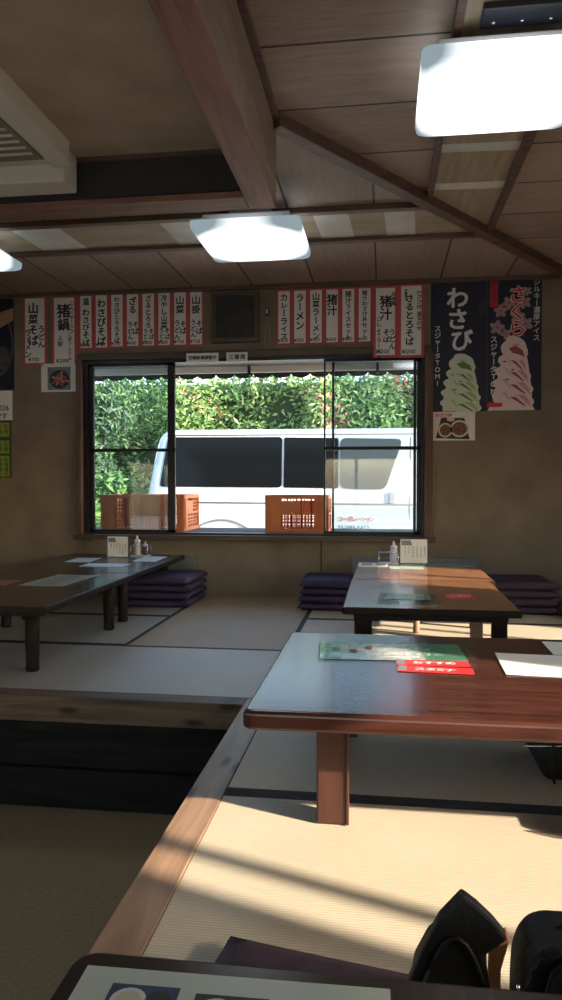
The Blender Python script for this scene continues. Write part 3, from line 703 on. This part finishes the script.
b = MB(); b.tube([(-.034, -.042 + .0, .028 + 0), *[(-.024 + .016 * math.cos(t), -.046, .032 + .022 * math.sin(t)) for t in [2 * PI * i / 16 for i in range(17)]]][1:], .004, 6); b.build('buckle', M['paper'], e)

# ------------------------------------------------------------------ ceiling lamps, air conditioner
def lamp(label, x, y, hx, hy, z=2.255):
    e = empty('ceiling_lamp', (x, y, z), label, 'ceiling lamp', 'square ceiling lamps')
    b = MB(); b.box(-hx * .8, hx * .8, -hy * .8, hy * .8, .045, .10, .006); b.box(-.12, .12, -.12, .12, .10, .1645, .003); b.build('housing', M['lamp_body'], e)
    c = MB(); n = 5
    rings = [(1.0, .05), (1.0, .03), (.985, .012), (.93, .002), (.5, 0), (.02, 0)]
    vs, fs = [], []
    for s, zz in rings:
        P = rrect(-hx * s, hx * s, -hy * s, hy * s, .035 * s, 4); N = len(P)
        vs += [(p[0], p[1], zz) for p in P]
    for i in range(len(rings) - 1):
        for q in range(N): fs.append([i * N + q, i * N + (q + 1) % N, (i + 1) * N + (q + 1) % N, (i + 1) * N + q])
    fs.append([(len(rings) - 1) * N + q for q in range(N)]); fs.append([q for q in range(N)][::-1])
    c.add(vs, fs, 0, True); c.build('lamp_cover', M['cover'], e)
    return e
lamp('large square lit ceiling lamp beside the plywood strip, upper right', .405, 2.735, .285, .28)
lamp('square lit ceiling lamp in front of the window, beyond the wooden beam', -.74, 4.22, .30, .32)
lamp('square lit ceiling lamp at the left edge, beyond the air conditioner', -2.60, 4.22, .30, .32)
e = empty('mounting_plate', (.44, 2.49, 2.42), 'dark metal mounting plate screwed to the ceiling beside the large lamp', 'mounting plate')
MB().box(-.13, .13, -.055, .055, -.03, -.0005, .004).build('plate', plain('dark_metal', (.03, .032, .045), .4, .5, .3), e)
for sx in (-.09, .0, .09): MB().lathe([(.006, -.034), (.008, -.0302)], sx, .02, 10).build('bolt', M['silver'], e)
# air conditioner fixed under the plaster ceiling
e = empty('air_conditioner', (-1.7, 2.3, 2.26), 'ivory air conditioner hanging under the plaster ceiling above the sunken floor', 'air conditioner')
b = MB(); b.prism(rrect(-.50, .46, -1.1, .55, .02), -.085, -.0005, bev=.008, seg=3); b.build('casing', M['ac'], e)
b = MB(); b.box(-.50, .425, .555, .69, -.15, -.0005, .008, seg=3); b.build('outlet_housing', M['ac'], e)
g = MB(); g.box(-.42, .372, -1.0, .49, -.091, -.0855, .002); G = g.build('grille', M['ac_grille'], e)
g = MB()
for i in range(29): g.box(-.40, .355, -.98 + i * .05, -.98 + i * .05 + .012, -.096, -.0905)
for xx in (-.15, .1): g.box(xx, xx + .012, -.99, .47, -.0965, -.0905)
g.build('grille_slats', M['ac'], G)
b = MB(); b.box(.385, .462, -1.1, .55, -.098, -.0855, .006, seg=3); b.build('edge_moulding', M['ac'], e)

# ------------------------------------------------------------------ things on the back wall
WY = D - .0012
def strip(x0, x1, z0, z1, label, group, cols, price, tilt=0.0, lean=0.0):
    cx, cz = (x0 + x1) / 2, (z0 + z1) / 2; w_, h_ = x1 - x0, z1 - z0
    o = MB().box(-w_ / 2, w_ / 2, -.0014, .001, -h_ / 2, h_ / 2).build('menu_strip', M['strip_red']); o.location = (cx, D - .0025 + lean * h_ / 2, cz); o.rotation_euler = (lean, tilt, 0)
    tag(o, label, 'menu strip', group)
    m = min(.022, w_ * .13)
    MB().box(-w_ / 2 + m, w_ / 2 - m, -.0022, -.0013, -h_ / 2 + m * .9, h_ / 2 - m * .8).build('white_paper', M['paper'], o)
    l = MB(); to = on_wall(-.0027)
    for tx, u, v, s in cols: letters(l, tx, u * w_, h_ / 2 - m - v * h_, s, to, bold=.03, jit=.08)
    n = len(price); s = min(.042, (w_ - 2 * m) / (n * .62)); letters(l, price, -n * s * .33, -h_ / 2 + m * 1.5, s, to, vertical=False, bold=.02, jit=.06)
    l.build('lettering', M['ink'], o)
    return o
strip(-2.902, -2.693, 1.845, 2.403, 'red-edged menu strip, separate one at the far left by the dark poster', 'large menu strips left of the window', [('山菜そば', -.06, .05, .088), ('ラーメン', -.28, .43, .058), ('うどん', .27, .38, .062)], '¥750', .004)
strip(-2.654, -2.440, 1.830, 2.398, 'red-edged menu strip with two big characters above the food photo card', 'large menu strips left of the window', [('猪鍋', -.02, .07, .11), ('こんにゃく入り', .30, .04, .036), ('ごぼう とうふ', .22, .48, .036), ('人前', -.16, .52, .045)], '¥2500')
G1 = 'small menu strips in the row left of the dark panel'
w_ = 1.035 / 8
S = [('温 わさびそば', [('温', 0, .03, .06), ('わさびそば', 0, .22, .062)], '¥700', 'reading hot wasabi soba, first of its row'), ('', [('わさびそば', 0, .06, .072)], '¥700', 'with five large characters, second of its row'), ('', [('わさびとろろそば', 0, .03, .046)], '¥750', 'with a long single column, third of its row'),
     ('', [('ざる', 0, .04, .068), ('うどん', -.16, .48, .052), ('そば', .2, .48, .056)], '¥600', 'reading zaru soba and udon, fourth of its row'), ('', [('ざるとろろ', 0, .02, .054), ('うどん', -.18, .62, .042), ('そば', .2, .62, .046)], '¥700', 'reading zaru tororo, fifth of its row'),
     ('', [('冷やし山菜', 0, .02, .054), ('うどん', -.18, .62, .042), ('そば', .2, .62, .046)], '¥700', 'reading chilled mountain vegetables, sixth of its row'), ('', [('山菜', 0, .05, .075), ('うどん', -.18, .48, .052), ('そば', .2, .5, .056)], '¥700', 'reading mountain vegetable soba, seventh of its row'),
     ('', [('山掛', 0, .05, .075), ('うどん', -.18, .48, .052), ('そば', .2, .5, .056)], '¥750', 'next to the dark square panel, last of the left row')]
for i, (_, cols, pr, d) in enumerate(S):
    x = -2.428 + i * w_; strip(x + .002, x + w_ - .002, 1.968 - .006 * (i < 2), 2.404, 'small red-edged menu strip ' + d, G1, cols, pr)
G2 = 'small menu strips in the row right of the dark panel'
w_ = .742 / 6
S = [([('カレーライス', 0, .03, .060)], '¥600', 'reading curry rice, first right of the pull cord'), ([('ラーメン', 0, .04, .072)], '¥500', 'reading ramen, beside the curry rice strip'), ([('山菜ラーメン', 0, .03, .060)], '¥650', 'reading mountain vegetable ramen, between ramen and boar soup'),
     ([('猪汁', 0, .07, .085)], '¥600', 'with just two characters, fourth of the right row'), ([('猪汁ライスセット', 0, .02, .047)], '¥800', 'reading boar soup rice set, fifth of the right row'), ([('猪汁わさび丼セット', 0, .02, .042)], '¥1000', 'last of the right row, touching the large strips')]
for i, (cols, pr, d) in enumerate(S):
    x = -.823 + i * w_; strip(x + .002, x + w_ - .002, 1.957, 2.383, 'small red-edged menu strip ' + d, G2, cols, pr)
strip(-.079, .107, 1.838, 2.386, 'large red-edged menu strip over the right sash, the one beside the small strips', 'large menu strips over the right sash', [('猪汁', .02, .09, .10), ('田舎風', .33, .05, .035), ('こしょうラーメン', -.26, .38, .04), ('うどん', .28, .56, .052), ('そば', .04, .56, .055)], '¥1200', lean=-.056)
strip(.109, .303, 1.833, 2.394, 'large red-edged menu strip over the right sash, the one beside the blue poster', 'large menu strips over the right sash', [('さるとろそば', -.06, .10, .066), ('わさび付 温玉のせ', .3, .05, .036), ('数量限定', -.2, .03, .022)], '¥1200', lean=-.056)
# dark panel in a wooden frame
e = empty('framed_panel', (-1.138, D, 2.176), 'dark square fan panel in a wooden frame above the window', 'panel')
b = MB()
for a, c, p, q in ((-.185, .185, .165, .195), (-.185, .185, -.192, -.155), (-.185, -.15, -.155, .165), (.15, .185, -.155, .165)): b.box(a, c, -.045, -.001, p, q, .003)
b.build('wooden_frame', wood('olive_wood', (.05, .042, .026), (.085, .07, .045), 'x', .5), e)
MB().box(-.15, .15, -.028, -.02, -.155, .165).build('dark_panel', plain('fan_mesh', (.022, .022, .02), .5, .5, var=.5, scale=14), e)
# pull switch with its cord
e = empty('pull_switch', (-.89, D, 2.21), 'small white pull switch with looped cord right of the dark panel', 'switch')
MB().box(-.016, .016, -.03, -.001, -.03, .03, .004).build('switch_body', plain('dark_switch', (.05, .045, .04), .5), e)
MB().box(-.008, .008, -.038, -.0305, -.01, .02, .002).build('toggle', M['plastic_w'], e)
b = MB(); b.tube([(-.004, -.012, -.03), (-.012, -.012, -.12), (-.02, -.012, -.22), (-.012, -.012, -.275), (.002, -.012, -.285), (.016, -.012, -.26), (.018, -.012, -.15), (.008, -.012, -.03)], .0025, 6); b.build('cord', plain('cord_white', (.35, .33, .27), .7), e)
# paper tags on the rail above the window
for x0, x1, tx, lb in ((-1.53, -1.273, '空調設備調整中', 'longer white paper tag with black characters on the window rail'), (-1.21, -1.043, '三番席', 'shorter white paper tag with spaced black characters on the window rail')):
    o = MB().box(-(x1 - x0) / 2, (x1 - x0) / 2, -.001, .001, -.035, .035).build('paper_tag', M['paper']); o.location = ((x0 + x1) / 2, 5.6705, 1.872); tag(o, lb, 'tag', 'paper tags on the window rail')
    l = MB(); n = len(tx); wd = (x1 - x0) - .03; s = min(.042, wd / n); to = on_wall(-.0015)
    for i, ch in enumerate(tx): letters(l, ch, -wd / 2 + (i + .5) * wd / n, s * .5 + .0, s, to, bold=.03)
    l.build('lettering', M['ink'], o)
# ice cream posters
def swirl(mb, cx, z0, w_, h_, to):
    """soft serve drawn as wide coils slanting down to the right; material slots: pale, mid, deep"""
    P = lambda u, v: (cx + u * w_, z0 + v * h_)
    shape(mb, [P(-.47, 0), P(.47, 0), P(.45, .25), P(.38, .55), P(.30, .80), P(-.22, .80), P(-.36, .5), P(-.46, .2)], to(0), 0)
    for i, (v, r) in enumerate(((.10, .53), (.28, .51), (.46, .45), (.63, .38))):
        shape(mb, [P(*q) for q in ell(-.01, v, r, .115, 22, -.10)], to(1 + i * 4), 0)
        for j, (du, dv, l, t, sl) in enumerate(((.20, .0, .32, .05, 1), (.08, -.05, .36, .026, 2), (.26, -.06, .24, .03, 1), (-.16, .03, .18, .024, 1))):
            c_, q_ = du * r / .45, v + dv
            shape(mb, [P(c_ - l * r, q_ + .075), P(c_ - l * r * .2, q_ + .05 + t), P(c_ + l * r * 1.15, q_ - .05), P(c_ + l * r, q_ - .062), P(c_ - l * r * .2, q_ + .048 - t)], to(2 + i * 4 + j * .5), sl)
    shape(mb, [P(*q) for q in ell(.02, .80, .34, .15, 22, -.12)], to(18), 0)
    shape(mb, [P(*q) for q in ell(.06, .90, .26, .10, 20, -.2)], to(19), 0)
    shape(mb, [P(-.12, .83), P(.05, .87), P(.22, .80), P(.28, .70), P(.14, .735), P(-.02, .76)], to(20), 2)
    shape(mb, [P(-.10, .87), P(.06, .90), P(.2, .86), P(.05, .875)], to(20), 1)
    for (a, c) in ((-.22, .64), (-.16, .38), (-.02, .52)): shape(mb, [P(*q) for q in ell(a, c, .045, .013)], to(20), 2)
def poster(name, label, x0, x1, z0, z1, m, group=None):
    cx, cz = (x0 + x1) / 2, (z0 + z1) / 2
    o = MB().box(-(x1 - x0) / 2, (x1 - x0) / 2, -.001, .001, -(z1 - z0) / 2, (z1 - z0) / 2).build(name, m); o.location = (cx, D - .0022, cz)
    return tag(o, label, 'poster', group)
lay = lambda k: on_wall(-.0014 - k * .0001)
o = poster('ice_cream_poster', 'navy poster with green soft-serve ice cream right of the window', .352, .764, 1.429, 2.415, M['navy'], 'navy ice cream posters')
b = MB(); swirl(b, .02, -.49, .29, .425, lay); b.build('printed_ice_cream', [M['g1'], M['g2'], M['g3']], o)
b = MB(); v = .44
for ch in 'わさび': letters(b, ch, -.01 if ch != 'び' else .02, v, .168, lay(3), bold=.03); v -= .158
b.build('big_lettering', M['white_print'], o)
b = MB(); letters(b, 'スジャータTOMI', -.155, .155, .051, lay(3), bold=.02); b.build('small_lettering', M['white_print'], o)
b = MB()
for i in range(9):
    a = .35 + i * .2; shape(b, [(.13, .30), (.13 + .11 * math.cos(a - 1.6), .30 + .16 * math.sin(a - 1.1)), (.135 + .11 * math.cos(a - 1.5), .30 + .16 * math.sin(a - 1.0))], lay(1))
b.build('printed_leaves', plain('faint_leaf', (.03, .055, .05), .5), o)
o = poster('ice_cream_poster', 'navy poster with pink soft-serve ice cream at the right', .766, 1.156, 1.432, 2.424, M['navy'], 'navy ice cream posters')
b = MB(); swirl(b, -.005, -.46, .29, .51, lay); shape(b, [(-.19, -.495), (.15, -.495), (.13, -.455), (-.17, -.46)], lay(0), 0); b.build('printed_ice_cream', [M['p1'], M['p2'], M['p3']], o)
b = MB()
for (cx, cz, r) in ((-.10, .24, .05), (-.125, .12, .055), (.07, .30, .05), (.02, .20, .055), (-.04, .30, .05), (.08, .14, .055), (.09, .38, .035), (-.06, .07, .04)):
    for q in range(5):
        a = 2 * PI * q / 5 + cx * 9; shape(b, ell(cx + r * .55 * math.cos(a), cz + r * .55 * math.sin(a), r * .48, r * .34, 12, a), lay(1 + q * .3), 0)
    shape(b, ell(cx, cz, r * .18, r * .18, 8), lay(4), 1)
b.build('printed_blossoms', [plain('blossom', (.36, .24, .25), .6), M['p3']], o)
b = MB(); v = .43
for ch in 'さくら': letters(b, ch, .02, v, .135, lay(6), bold=.06); v -= .125
b.build('lettering_outline', M['p1'], o)
b = MB(); v = .43
for ch in 'さくら': letters(b, ch, .02, v, .135, lay(8), bold=.012); v -= .125
b.build('big_lettering', M['red_print'], o)
b = MB(); letters(b, 'シルキー濃厚アイス', .158, .472, .051, lay(3), bold=.012); letters(b, 'スジャータTOMI', -.148, .06, .055, lay(14), bold=.02); b.build('small_lettering', M['white_print'], o)
b = MB(); shape(b, [(-.175, .27), (-.12, .27), (-.12, .46), (-.175, .46)], lay(2)); shape(b, [(-.195, -.47), (-.09, -.47), (-.08, -.44), (-.185, -.435)], lay(24)); b.build('red_label', M['red_print'], o)
b = MB(); letters(b, '期間限定', -.1475, .455, .043, lay(4), bold=0); b.build('label_lettering', M['navy'], o)
# dish photo cards
def card(label, x0, x1, z0, z1, kind):
    cx, cz = (x0 + x1) / 2, (z0 + z1) / 2; w_, h_ = x1 - x0, z1 - z0
    o = MB().box(-w_ / 2, w_ / 2, -.001, .001, -h_ / 2, h_ / 2).build('photo_card', M['paper']); o.location = (cx, D - (.0022 if kind else .0062), cz); tag(o, label, 'photo card')
    if not kind: o.location.y = D - .0075
    b = MB(); to = lay
    if kind:
        shape(b, [(-.13, -.09), (.12, -.10), (.08, .06), (-.09, .065)], to(0), 0)
        shape(b, ell(-.06, -.03, .052, .055), to(1), 1); shape(b, ell(.045, -.02, .07, .065), to(1), 1); shape(b, ell(-.06, -.03, .04, .043), to(2), 2); shape(b, ell(.045, -.02, .056, .05), to(2), 2); shape(b, ell(-.02, .05, .03, .015), to(2), 1)
        b.build('dish_picture', [M['tray'], M['cream'], M['food1']], o)
        l = MB(); letters(l, 'わさび丼', -.13, .07, .033, lay(2), vertical=False, bold=.03); l.build('lettering', M['red_print'], o)
    else:
        shape(b, [(-.10, -.10), (.095, -.10), (.095, .085), (-.10, .085)], to(0), 0); shape(b, ell(0, -.015, .085, .075), to(1), 1)
        for i in range(14): a = i * 2.4; r = .012 + .0042 * i; shape(b, ell(r * math.cos(a), -.015 + r * .85 * math.sin(a), .022, .009, 10, a), to(2 + i * .2), 2 + i % 2)
        b.build('dish_picture', [plain('photo_blue', (.14, .2, .26), .5, var=.3), M['tray'], M['food2'], plain('meat_pink', (.50, .22, .18), .5)], o)
        b = MB()
        for sx in (-1, 1): shape(b, [(sx * .15, .11), (sx * .125, .11), (sx * .15, .085)][::sx], to(1))
        b.build('gold_corner', plain('gold', (.45, .30, .06), .5), o)
card('white photo card of a meat hotpot under the two-character menu strip', -2.744, -2.434, 1.628, 1.856, 0)
card('small photo card of two bowls under the green ice cream poster', .364, .681, 1.212, 1.428, 1)
# left edge posters
o = poster('dark_poster', 'dark poster with a bare arm, cut off at the left edge', -3.45, -2.978, 1.652, 2.397, M['navy'])
b = MB(); shape(b, [(-.1, .02), (.232, .19), (.234, .29), (.16, .27), (-.1, .16)], lay(1)); b.build('printed_arm', M['skin'], o)
b = MB(); shape(b, ell(.10, .0, .13, .26), lay(.4), 0); shape(b, ell(.10, .0, .118, .24), lay(.6), 1); shape(b, ell(.13, -.12, .08, .10), lay(.8), 2); b.build('printed_bowl', [plain('bowl_grey', (.12, .11, .15), .5), M['navy'], plain('noodle_grey', (.07, .07, .075), .5, var=.6, scale=40)], o)
o = poster('white_notice', 'white notice with black lettering under the dark poster', -3.40, -2.997, 1.405, 1.645, M['paper'])
b = MB(); letters(b, '営業中2026', -.12, -.04, .06, lay(1), vertical=False); letters(b, 'お知らせです', -.14, -.105, .055, lay(1), vertical=False); b.build('lettering', M['ink'], o)
o = poster('green_notice', 'dark green hanging notice with yellow-green panels under the white notice', -3.40, -3.008, .935, 1.403, M['deep_green'])
b = MB(); l = MB()
for z0, z1 in ((.10, .215), (-.035, .07), (-.225, -.055)):
    shape(b, [(-.18, z0), (.178, z0), (.178, z1), (-.18, z1)], lay(1))
    for i in range(4): letters(l, 'お持帰り'[: 2 if z1 - z0 < .15 else 4], .15 - i * .055, z1 - .008, .042, lay(2), bold=.02)
b.build('yellow_panels', M['yellow_green'], o); l.build('lettering', M['deep_green'], o)

# ------------------------------------------------------------------ outside
g_ = MB(); g_.box(-16, 14, 5.84, 24, -.6, -.34); g_.box(-16, -3.6, -14, 5.84, -.6, -.34); g_.box(2.44, 14, -14, 5.84, -.6, -.34); g_.box(-3.6, 2.44, -14, -2.6, -.6, -.34)  # side and rear strips unseen, added to bounce sun up to the ceiling
struct(g_.build('ground', M['asphalt']))
struct(MB().box(-3.0, .6, 5.90, 6.72, -.34, .478, .004).build('trim_%d' % k, M['slab']))       # ledge under the window
# awning over the window
e = empty('awning', (-1.0, 5.84, 2.15), 'striped-edge window awning with scalloped dark valance, outside the window', 'awning'); e['label'] = 'grey window awning with scalloped dark valance, outside over the window'
b = MB(); b.add([(-1.9, .005, .10), (1.9, .005, .10), (1.9, .80, -.20), (-1.9, .80, -.20), (-1.9, .005, .09), (1.9, .005, .09), (1.9, .80, -.21), (-1.9, .80, -.21)], [[0, 1, 2, 3], [7, 6, 5, 4], [0, 4, 5, 1], [3, 2, 6, 7], [1, 5, 6, 2], [0, 3, 7, 4]]); b.build('canopy_cloth', M['awning'], e)
b = MB(); b.box(-1.92, 1.92, .775, .815, -.26, -.19, .006); b.build('front_bar', M['awning_bar'], e)
pts = [(-1.9, -.24)]
n = 22
for i in range(n):
    for q in range(7): a = PI * q / 6; pts.append((-1.9 + 3.8 * (i + .5 - .5 * math.cos(a)) / n, -.272 - .035 * math.sin(a)))
pts.append((1.9, -.24))
MB().prism(pts, -.823, -.817, mat=Matrix.Rotation(PI / 2, 4, 'X')).build('valance', M['awning_dark'], e)
for sx in (-.2, .95): MB().box(sx - .012, sx + .012, .74, .79, -.29, -.2, .003).build('bracket', M['alu'], e)
# crates
def crate_mesh():
    W_, Dp, Hh = .52, .36, .31; e = empty('crate', (0, 0, 0))
    sh = MB(); sh.box(-W_ / 2, W_ / 2, -Dp / 2, Dp / 2, 0, .012)
    def face(mb, lw, T, cols):
        """one wall in the local (u, z) plane of width lw"""
        def bb(u0, u1, z0, z1, t0=0, t1=.008): mb.box(u0, u1, t0, t1, z0, z1, mat=T)
        h = lw / 2
        bb(-h, h, Hh - .03, Hh, -.006, .012); bb(-h, h, 0, .03, -.003, .01)
        bb(-h, -h + .055, .03, Hh - .03); bb(h - .055, h, .03, Hh - .03)
        bb(-h + .05, h - .05, .145, .16, -.004, .008)
        for u in (-h + .012, -h + .05, h - .05, h - .012): bb(u - .004, u + .004, .0, Hh, -.006, .0)
        iw = lw - .11; cw = iw / cols
        for i in range(cols):
            u0 = -h + .055 + i * cw
            for zb, zt in ((.03, .145), (.16, .28)):
                if i == 0 or (zb > .1 and i in (1, 2) and cols > 3):
                    bb(u0, u0 + cw, zb, zt - (.022 if i else 0), .001, .007); continue
                q = 3
                for j in range(q + 1):
                    uu = u0 + cw * j / q; bb(uu - .004 - .004 * (j in (0, q)), uu + .004 + .004 * (j in (0, q)), zb, zt, .001, .006)
                for j in range(1, 4):
                    zz = zb + (zt - zb) * j / 4; bb(u0, u0 + cw, zz - .0045, zz + .0045, .001, .006)
    f1 = MB(); face(f1, W_, Matrix.Translation((0, -Dp / 2, 0)), 5)
    f2 = MB(); face(f2, W_, Matrix.Translation((0, Dp / 2, 0)) @ Matrix.Rotation(PI, 4, 'Z'), 5)
    f3 = MB(); face(f3, Dp, Matrix.Translation((W_ / 2, 0, 0)) @ Matrix.Rotation(PI / 2, 4, 'Z'), 3)
    f4 = MB(); face(f4, Dp, Matrix.Translation((-W_ / 2, 0, 0)) @ Matrix.Rotation(-PI / 2, 4, 'Z'), 3)
    sh.build('bottom', M['crate'], e)
    for f in (f1, f2): f.build('long_side', M['crate'], e)
    for f in (f3, f4): f.build('short_side', M['crate'], e)
    return e
cr = crate_mesh()
CS = [(-.712, 6.29, 0, 'orange plastic crate alone outside the middle of the window'), (-2.232, 6.37, -PI / 2, 'orange plastic crate seen through the left sash, at the left'), (-1.856, 6.37, -PI / 2, 'orange plastic crate showing its long side, second from the left outside the window')]
for i, (x, y, rz, lb) in enumerate(CS):
    o = cr if i == 0 else copy_tree(cr)
    o.location = (x, y, .4795); o.rotation_euler = (0, 0, rz); tag(o, lb, 'crate', 'orange plastic crates outside the window')
# van
def van():
    x0, xf, y0, g = -3.30, 1.50, 10.0, -.34
    e = empty('van', (0, 0, 0), 'white van with dark windows parked outside the window', 'van')
    half = [(.10, .22), (.02, .34), (.0, .55), (.0, .95), (.012, 1.14), (.06, 1.5), (.10, 1.84), (.125, 1.905), (.19, 1.955), (.36, 1.985), (.85, 2.005)]
    sec = half + [(1.7 - y, z) for y, z in half[-2::-1]]
    rear = lambda z: x0 + (.16 * max(0, (z - .9)) + (.06 * max(0, z - 1.8) / .2))
    front = lambda z: xf - (max(0, z - .95) * .62)
    st = [(0, .93), (.012, .985), (.03, 1.0)] + [(t, 1.0) for t in (.1, .3, .5, .7, .9)] + [(.97, .99), (1.0, .92)]
    vs, fs = [], []; N = len(sec)
    for t, s in st:
        for (yy, z) in sec:
            a, c = rear(z), front(z); vs.append((a + (c - a) * t, y0 + .85 + (yy - .85) * s, g + 1.1 + (z - 1.1) * (s * .5 + .5)))
    for i in range(len(st) - 1):
        for q in range(N): fs.append([i * N + q, i * N + (q + 1) % N, (i + 1) * N + (q + 1) % N, (i + 1) * N + q])
    fs.append(list(range(N))); fs.append([(len(st) - 1) * N + q for q in range(N)][::-1])
    MB().add(vs, fs, 0, True).build('body', M['van'], e)
    def ysurf(z):
        z -= g
        for (ya, za), (yb, zb) in zip(half, half[1:]):
            if za <= z <= zb: return y0 + ya + (yb - ya) * (z - za) / (zb - za)
        return y0
    def panel(name, pts, m, off=.012, parent=e):
        f = MB(); P = pts; n = len(P)
        f.add([(x, ysurf(z) - off, z) for x, z in P] + [(x, ysurf(z) + .004, z) for x, z in P], [list(range(n))] + [[i, n + i, n + (i + 1) % n, (i + 1) % n] for i in range(n)])
        return f.build(name, m, parent)
    def rounded(P, r, n=5):
        out = []
        for i in range(len(P)):
            p, a, c = Vector(P[i]), Vector(P[i - 1]), Vector(P[(i + 1) % len(P)])
            s, t = p + (a - p).normalized() * r, p + (c - p).normalized() * r
            for k_ in range(n + 1): u = k_ / n; out.append(tuple((1 - u) ** 2 * s + 2 * u * (1 - u) * p + u * u * t))
        return out
    panel('side_window', rounded([(-3.09, .835), (-1.372, .825), (-1.372, 1.52), (-2.99, 1.53)], .05), M['van_glass'])
    panel('side_window', rounded([(-1.345, .825), (-.60, .815), (-.60, 1.50), (-1.345, 1.515)], .02), M['van_glass'])
    panel('side_window', rounded([(-.575, .812), (.03, .80), (.265, 1.48), (-.575, 1.50)], .09), plain('rear_tint', (.05, .06, .068), .3, .08))
    b = MB(); b.tube([(-3.1, ysurf(.62) - .004, .62), (.9, ysurf(.60) - .004, .60)], .012, 6); b.tube([(-3.0, ysurf(1.55) - .0, 1.552), (.6, ysurf(1.55) - .0, 1.548)], .012, 6)
    b.tube([(.35, ysurf(.0) - .002, -.05), (.35, ysurf(.6) - .002, .6), (.37, ysurf(1.5) - .002, 1.5)], .006, 6); b.build('body_seams', M['van_dark'], e)
    panel('handle_recess', rounded([(.02, .60), (.25, .60), (.25, .78), (.04, .78)], .04), plain('recess_grey', (.45, .50, .58), .4), .006)
    panel('door_handle', rounded([(.09, .615), (.16, .615), (.16, .77), (.09, .77)], .015), M['handle'], .03)
    arc = [(-2.2 + .61 * math.cos(a), y0 - .006, -.23 + .61 * math.sin(a)) for a in [math.radians(8 + 164 * i / 24) for i in range(25)]]
    b = MB(); b.tube(arc, .018, 6); b.build('wheel_arch', M['van_dark'], e)
    b = MB(); letters(b, 'コーポレーション', -.60, .375, .074, lambda u, v, w=0: (u, ysurf(v) - .014 - w, v), vertical=False, bold=.02); b.build('red_lettering', M['red_txt'], e)
    b = MB(); letters(b, '25-2193-9472', -.60, .26, .078, lambda u, v, w=0: (u, ysurf(v) - .014 - w, v), vertical=False, bold=.02, sx=.85); b.build('grey_lettering', M['blue_txt'], e)
    for wx in (-2.2, .75):
        for wy in (y0 + .12, y0 + 1.58):
            o = MB().lathe([(.20, -.09), (.31, -.09), (.33, -.06), (.33, .06), (.31, .09), (.20, .09)], 0, 0, 24).build('wheel', M['tyre'], e, (wx, wy, g + .331)); o.rotation_euler = (PI / 2, 0, 0)
    b = MB(); b.box(-3.34, -3.22, y0 + .05, y0 + 1.65, g + .3, g + .55, .03); b.build('rear_bumper', M['van'], e)
van()
# hedge and bushes
def foliage(name, surf, nleaf, size, mats, weights, core, parent=None):
    rnd = random.Random(hash(name) % 1000 if False else len(name) * 13 + nleaf)
    vs, fs, ms = [], [], []
    for i in range(nleaf):
        p, nrm = surf(rnd)
        d = (nrm + Vector((rnd.gauss(0, .6), rnd.gauss(0, .6), rnd.gauss(.2, .6)))).normalized()
        u = d.cross(Vector((rnd.gauss(0, 1), rnd.gauss(0, 1), rnd.gauss(0, 1)))).normalized(); v = d.cross(u)
        s = size * rnd.uniform(.6, 1.4); b = len(vs)
        vs += [p - u * s, p + v * s * .38 + d * s * .12, p + u * s, p - v * s * .38 + d * s * .12]
        fs.append((b, b + 3, b + 2, b + 1)); ms.append(rnd.choices(range(len(mats)), weights(p) if callable(weights) else weights)[0])
    me = bpy.data.meshes.new(name); me.from_pydata([tuple(q) for q in vs], [], fs)
    for m in mats: me.materials.append(m)
    me.polygons.foreach_set('material_index', ms); me.update()
    o = bpy.data.objects.new(name, me); COL.objects.link(o)
    if parent: o.parent = parent
    return o
def hedge_surf(rnd):
    x = rnd.uniform(-8.5, 3.5); z = rnd.uniform(-.3, 2.95) + .12 * math.sin(x * 2.7)
    wob = .30 * math.sin(x * 2.1 + z * 1.3) + .22 * math.sin(z * 3.7 - x * 1.4) + .15 * math.sin(x * 5.3 + 1)
    return Vector((x, 13.2 - wob + rnd.gauss(0, .16), z + rnd.gauss(0, .05))), Vector((-.2 * math.cos(x * 2.1), -1, .35))
HM = [M['leaf1'], M['leaf2'], M['leaf3'], M['leaf4'], M['leaf5']]
def hw(p):
    red = max(0.0, math.sin(p.x * 3.1 + p.z * 2.3)) * (3.2 if p.x > -1.1 else .5) * (1 if p.z > 1.4 else .3)
    br = 2.2 if p.x < -.9 else 1.1
    return (br, 2.2, 1.0, .9, red * .9)
h_ = foliage('hedge', hedge_surf, 44000, .054, HM, hw, None)
tag(h_, 'tall bright green hedge with reddish leaf tips behind the white van', 'hedge', kind='stuff')
c = MB(); c.box(-8.7, 3.7, 13.5, 14.3, -.34, 2.75, .2); c.build('hedge_core', M['core'], h_)
def bush(label, cx, cy, cz, rx, ry, rz_, n, mats, wts):
    e = empty('bush', (cx, cy, -.34), label, 'bush')
    def s(rnd):
        while True:
            d = Vector((rnd.gauss(0, 1), rnd.gauss(0, 1), rnd.gauss(0, 1))).normalized()
            if d.y < .4: break
        k_ = 1 + .18 * math.sin(d.x * 7 + d.z * 5) + rnd.gauss(0, .07)
        return Vector((d.x * rx * k_, d.y * ry * k_, cz + .34 + d.z * rz_ * k_)), d
    foliage('foliage', s, n, .06, mats, wts, None, e)
    MB().lathe([(.05, 0), (.04, cz + .3)], 0, 0, 10).build('trunk', M['bark'], e)
bush('grey-green bush left of the van, seen through the left sash', -5.3, 11.9, 1.75, .95, .55, 1.2, 5600, [M['leaf6'], M['leaf2'], M['leaf4']], (2, 1.3, 1))
bush('bright low bush left of the van behind the orange crates', -4.15, 10.4, .33, .62, .45, .62, 3200, [M['leaf1'], M['leaf2'], M['leaf4']], (2, 1.5, .6))
bpy.data.objects.remove(_fo)
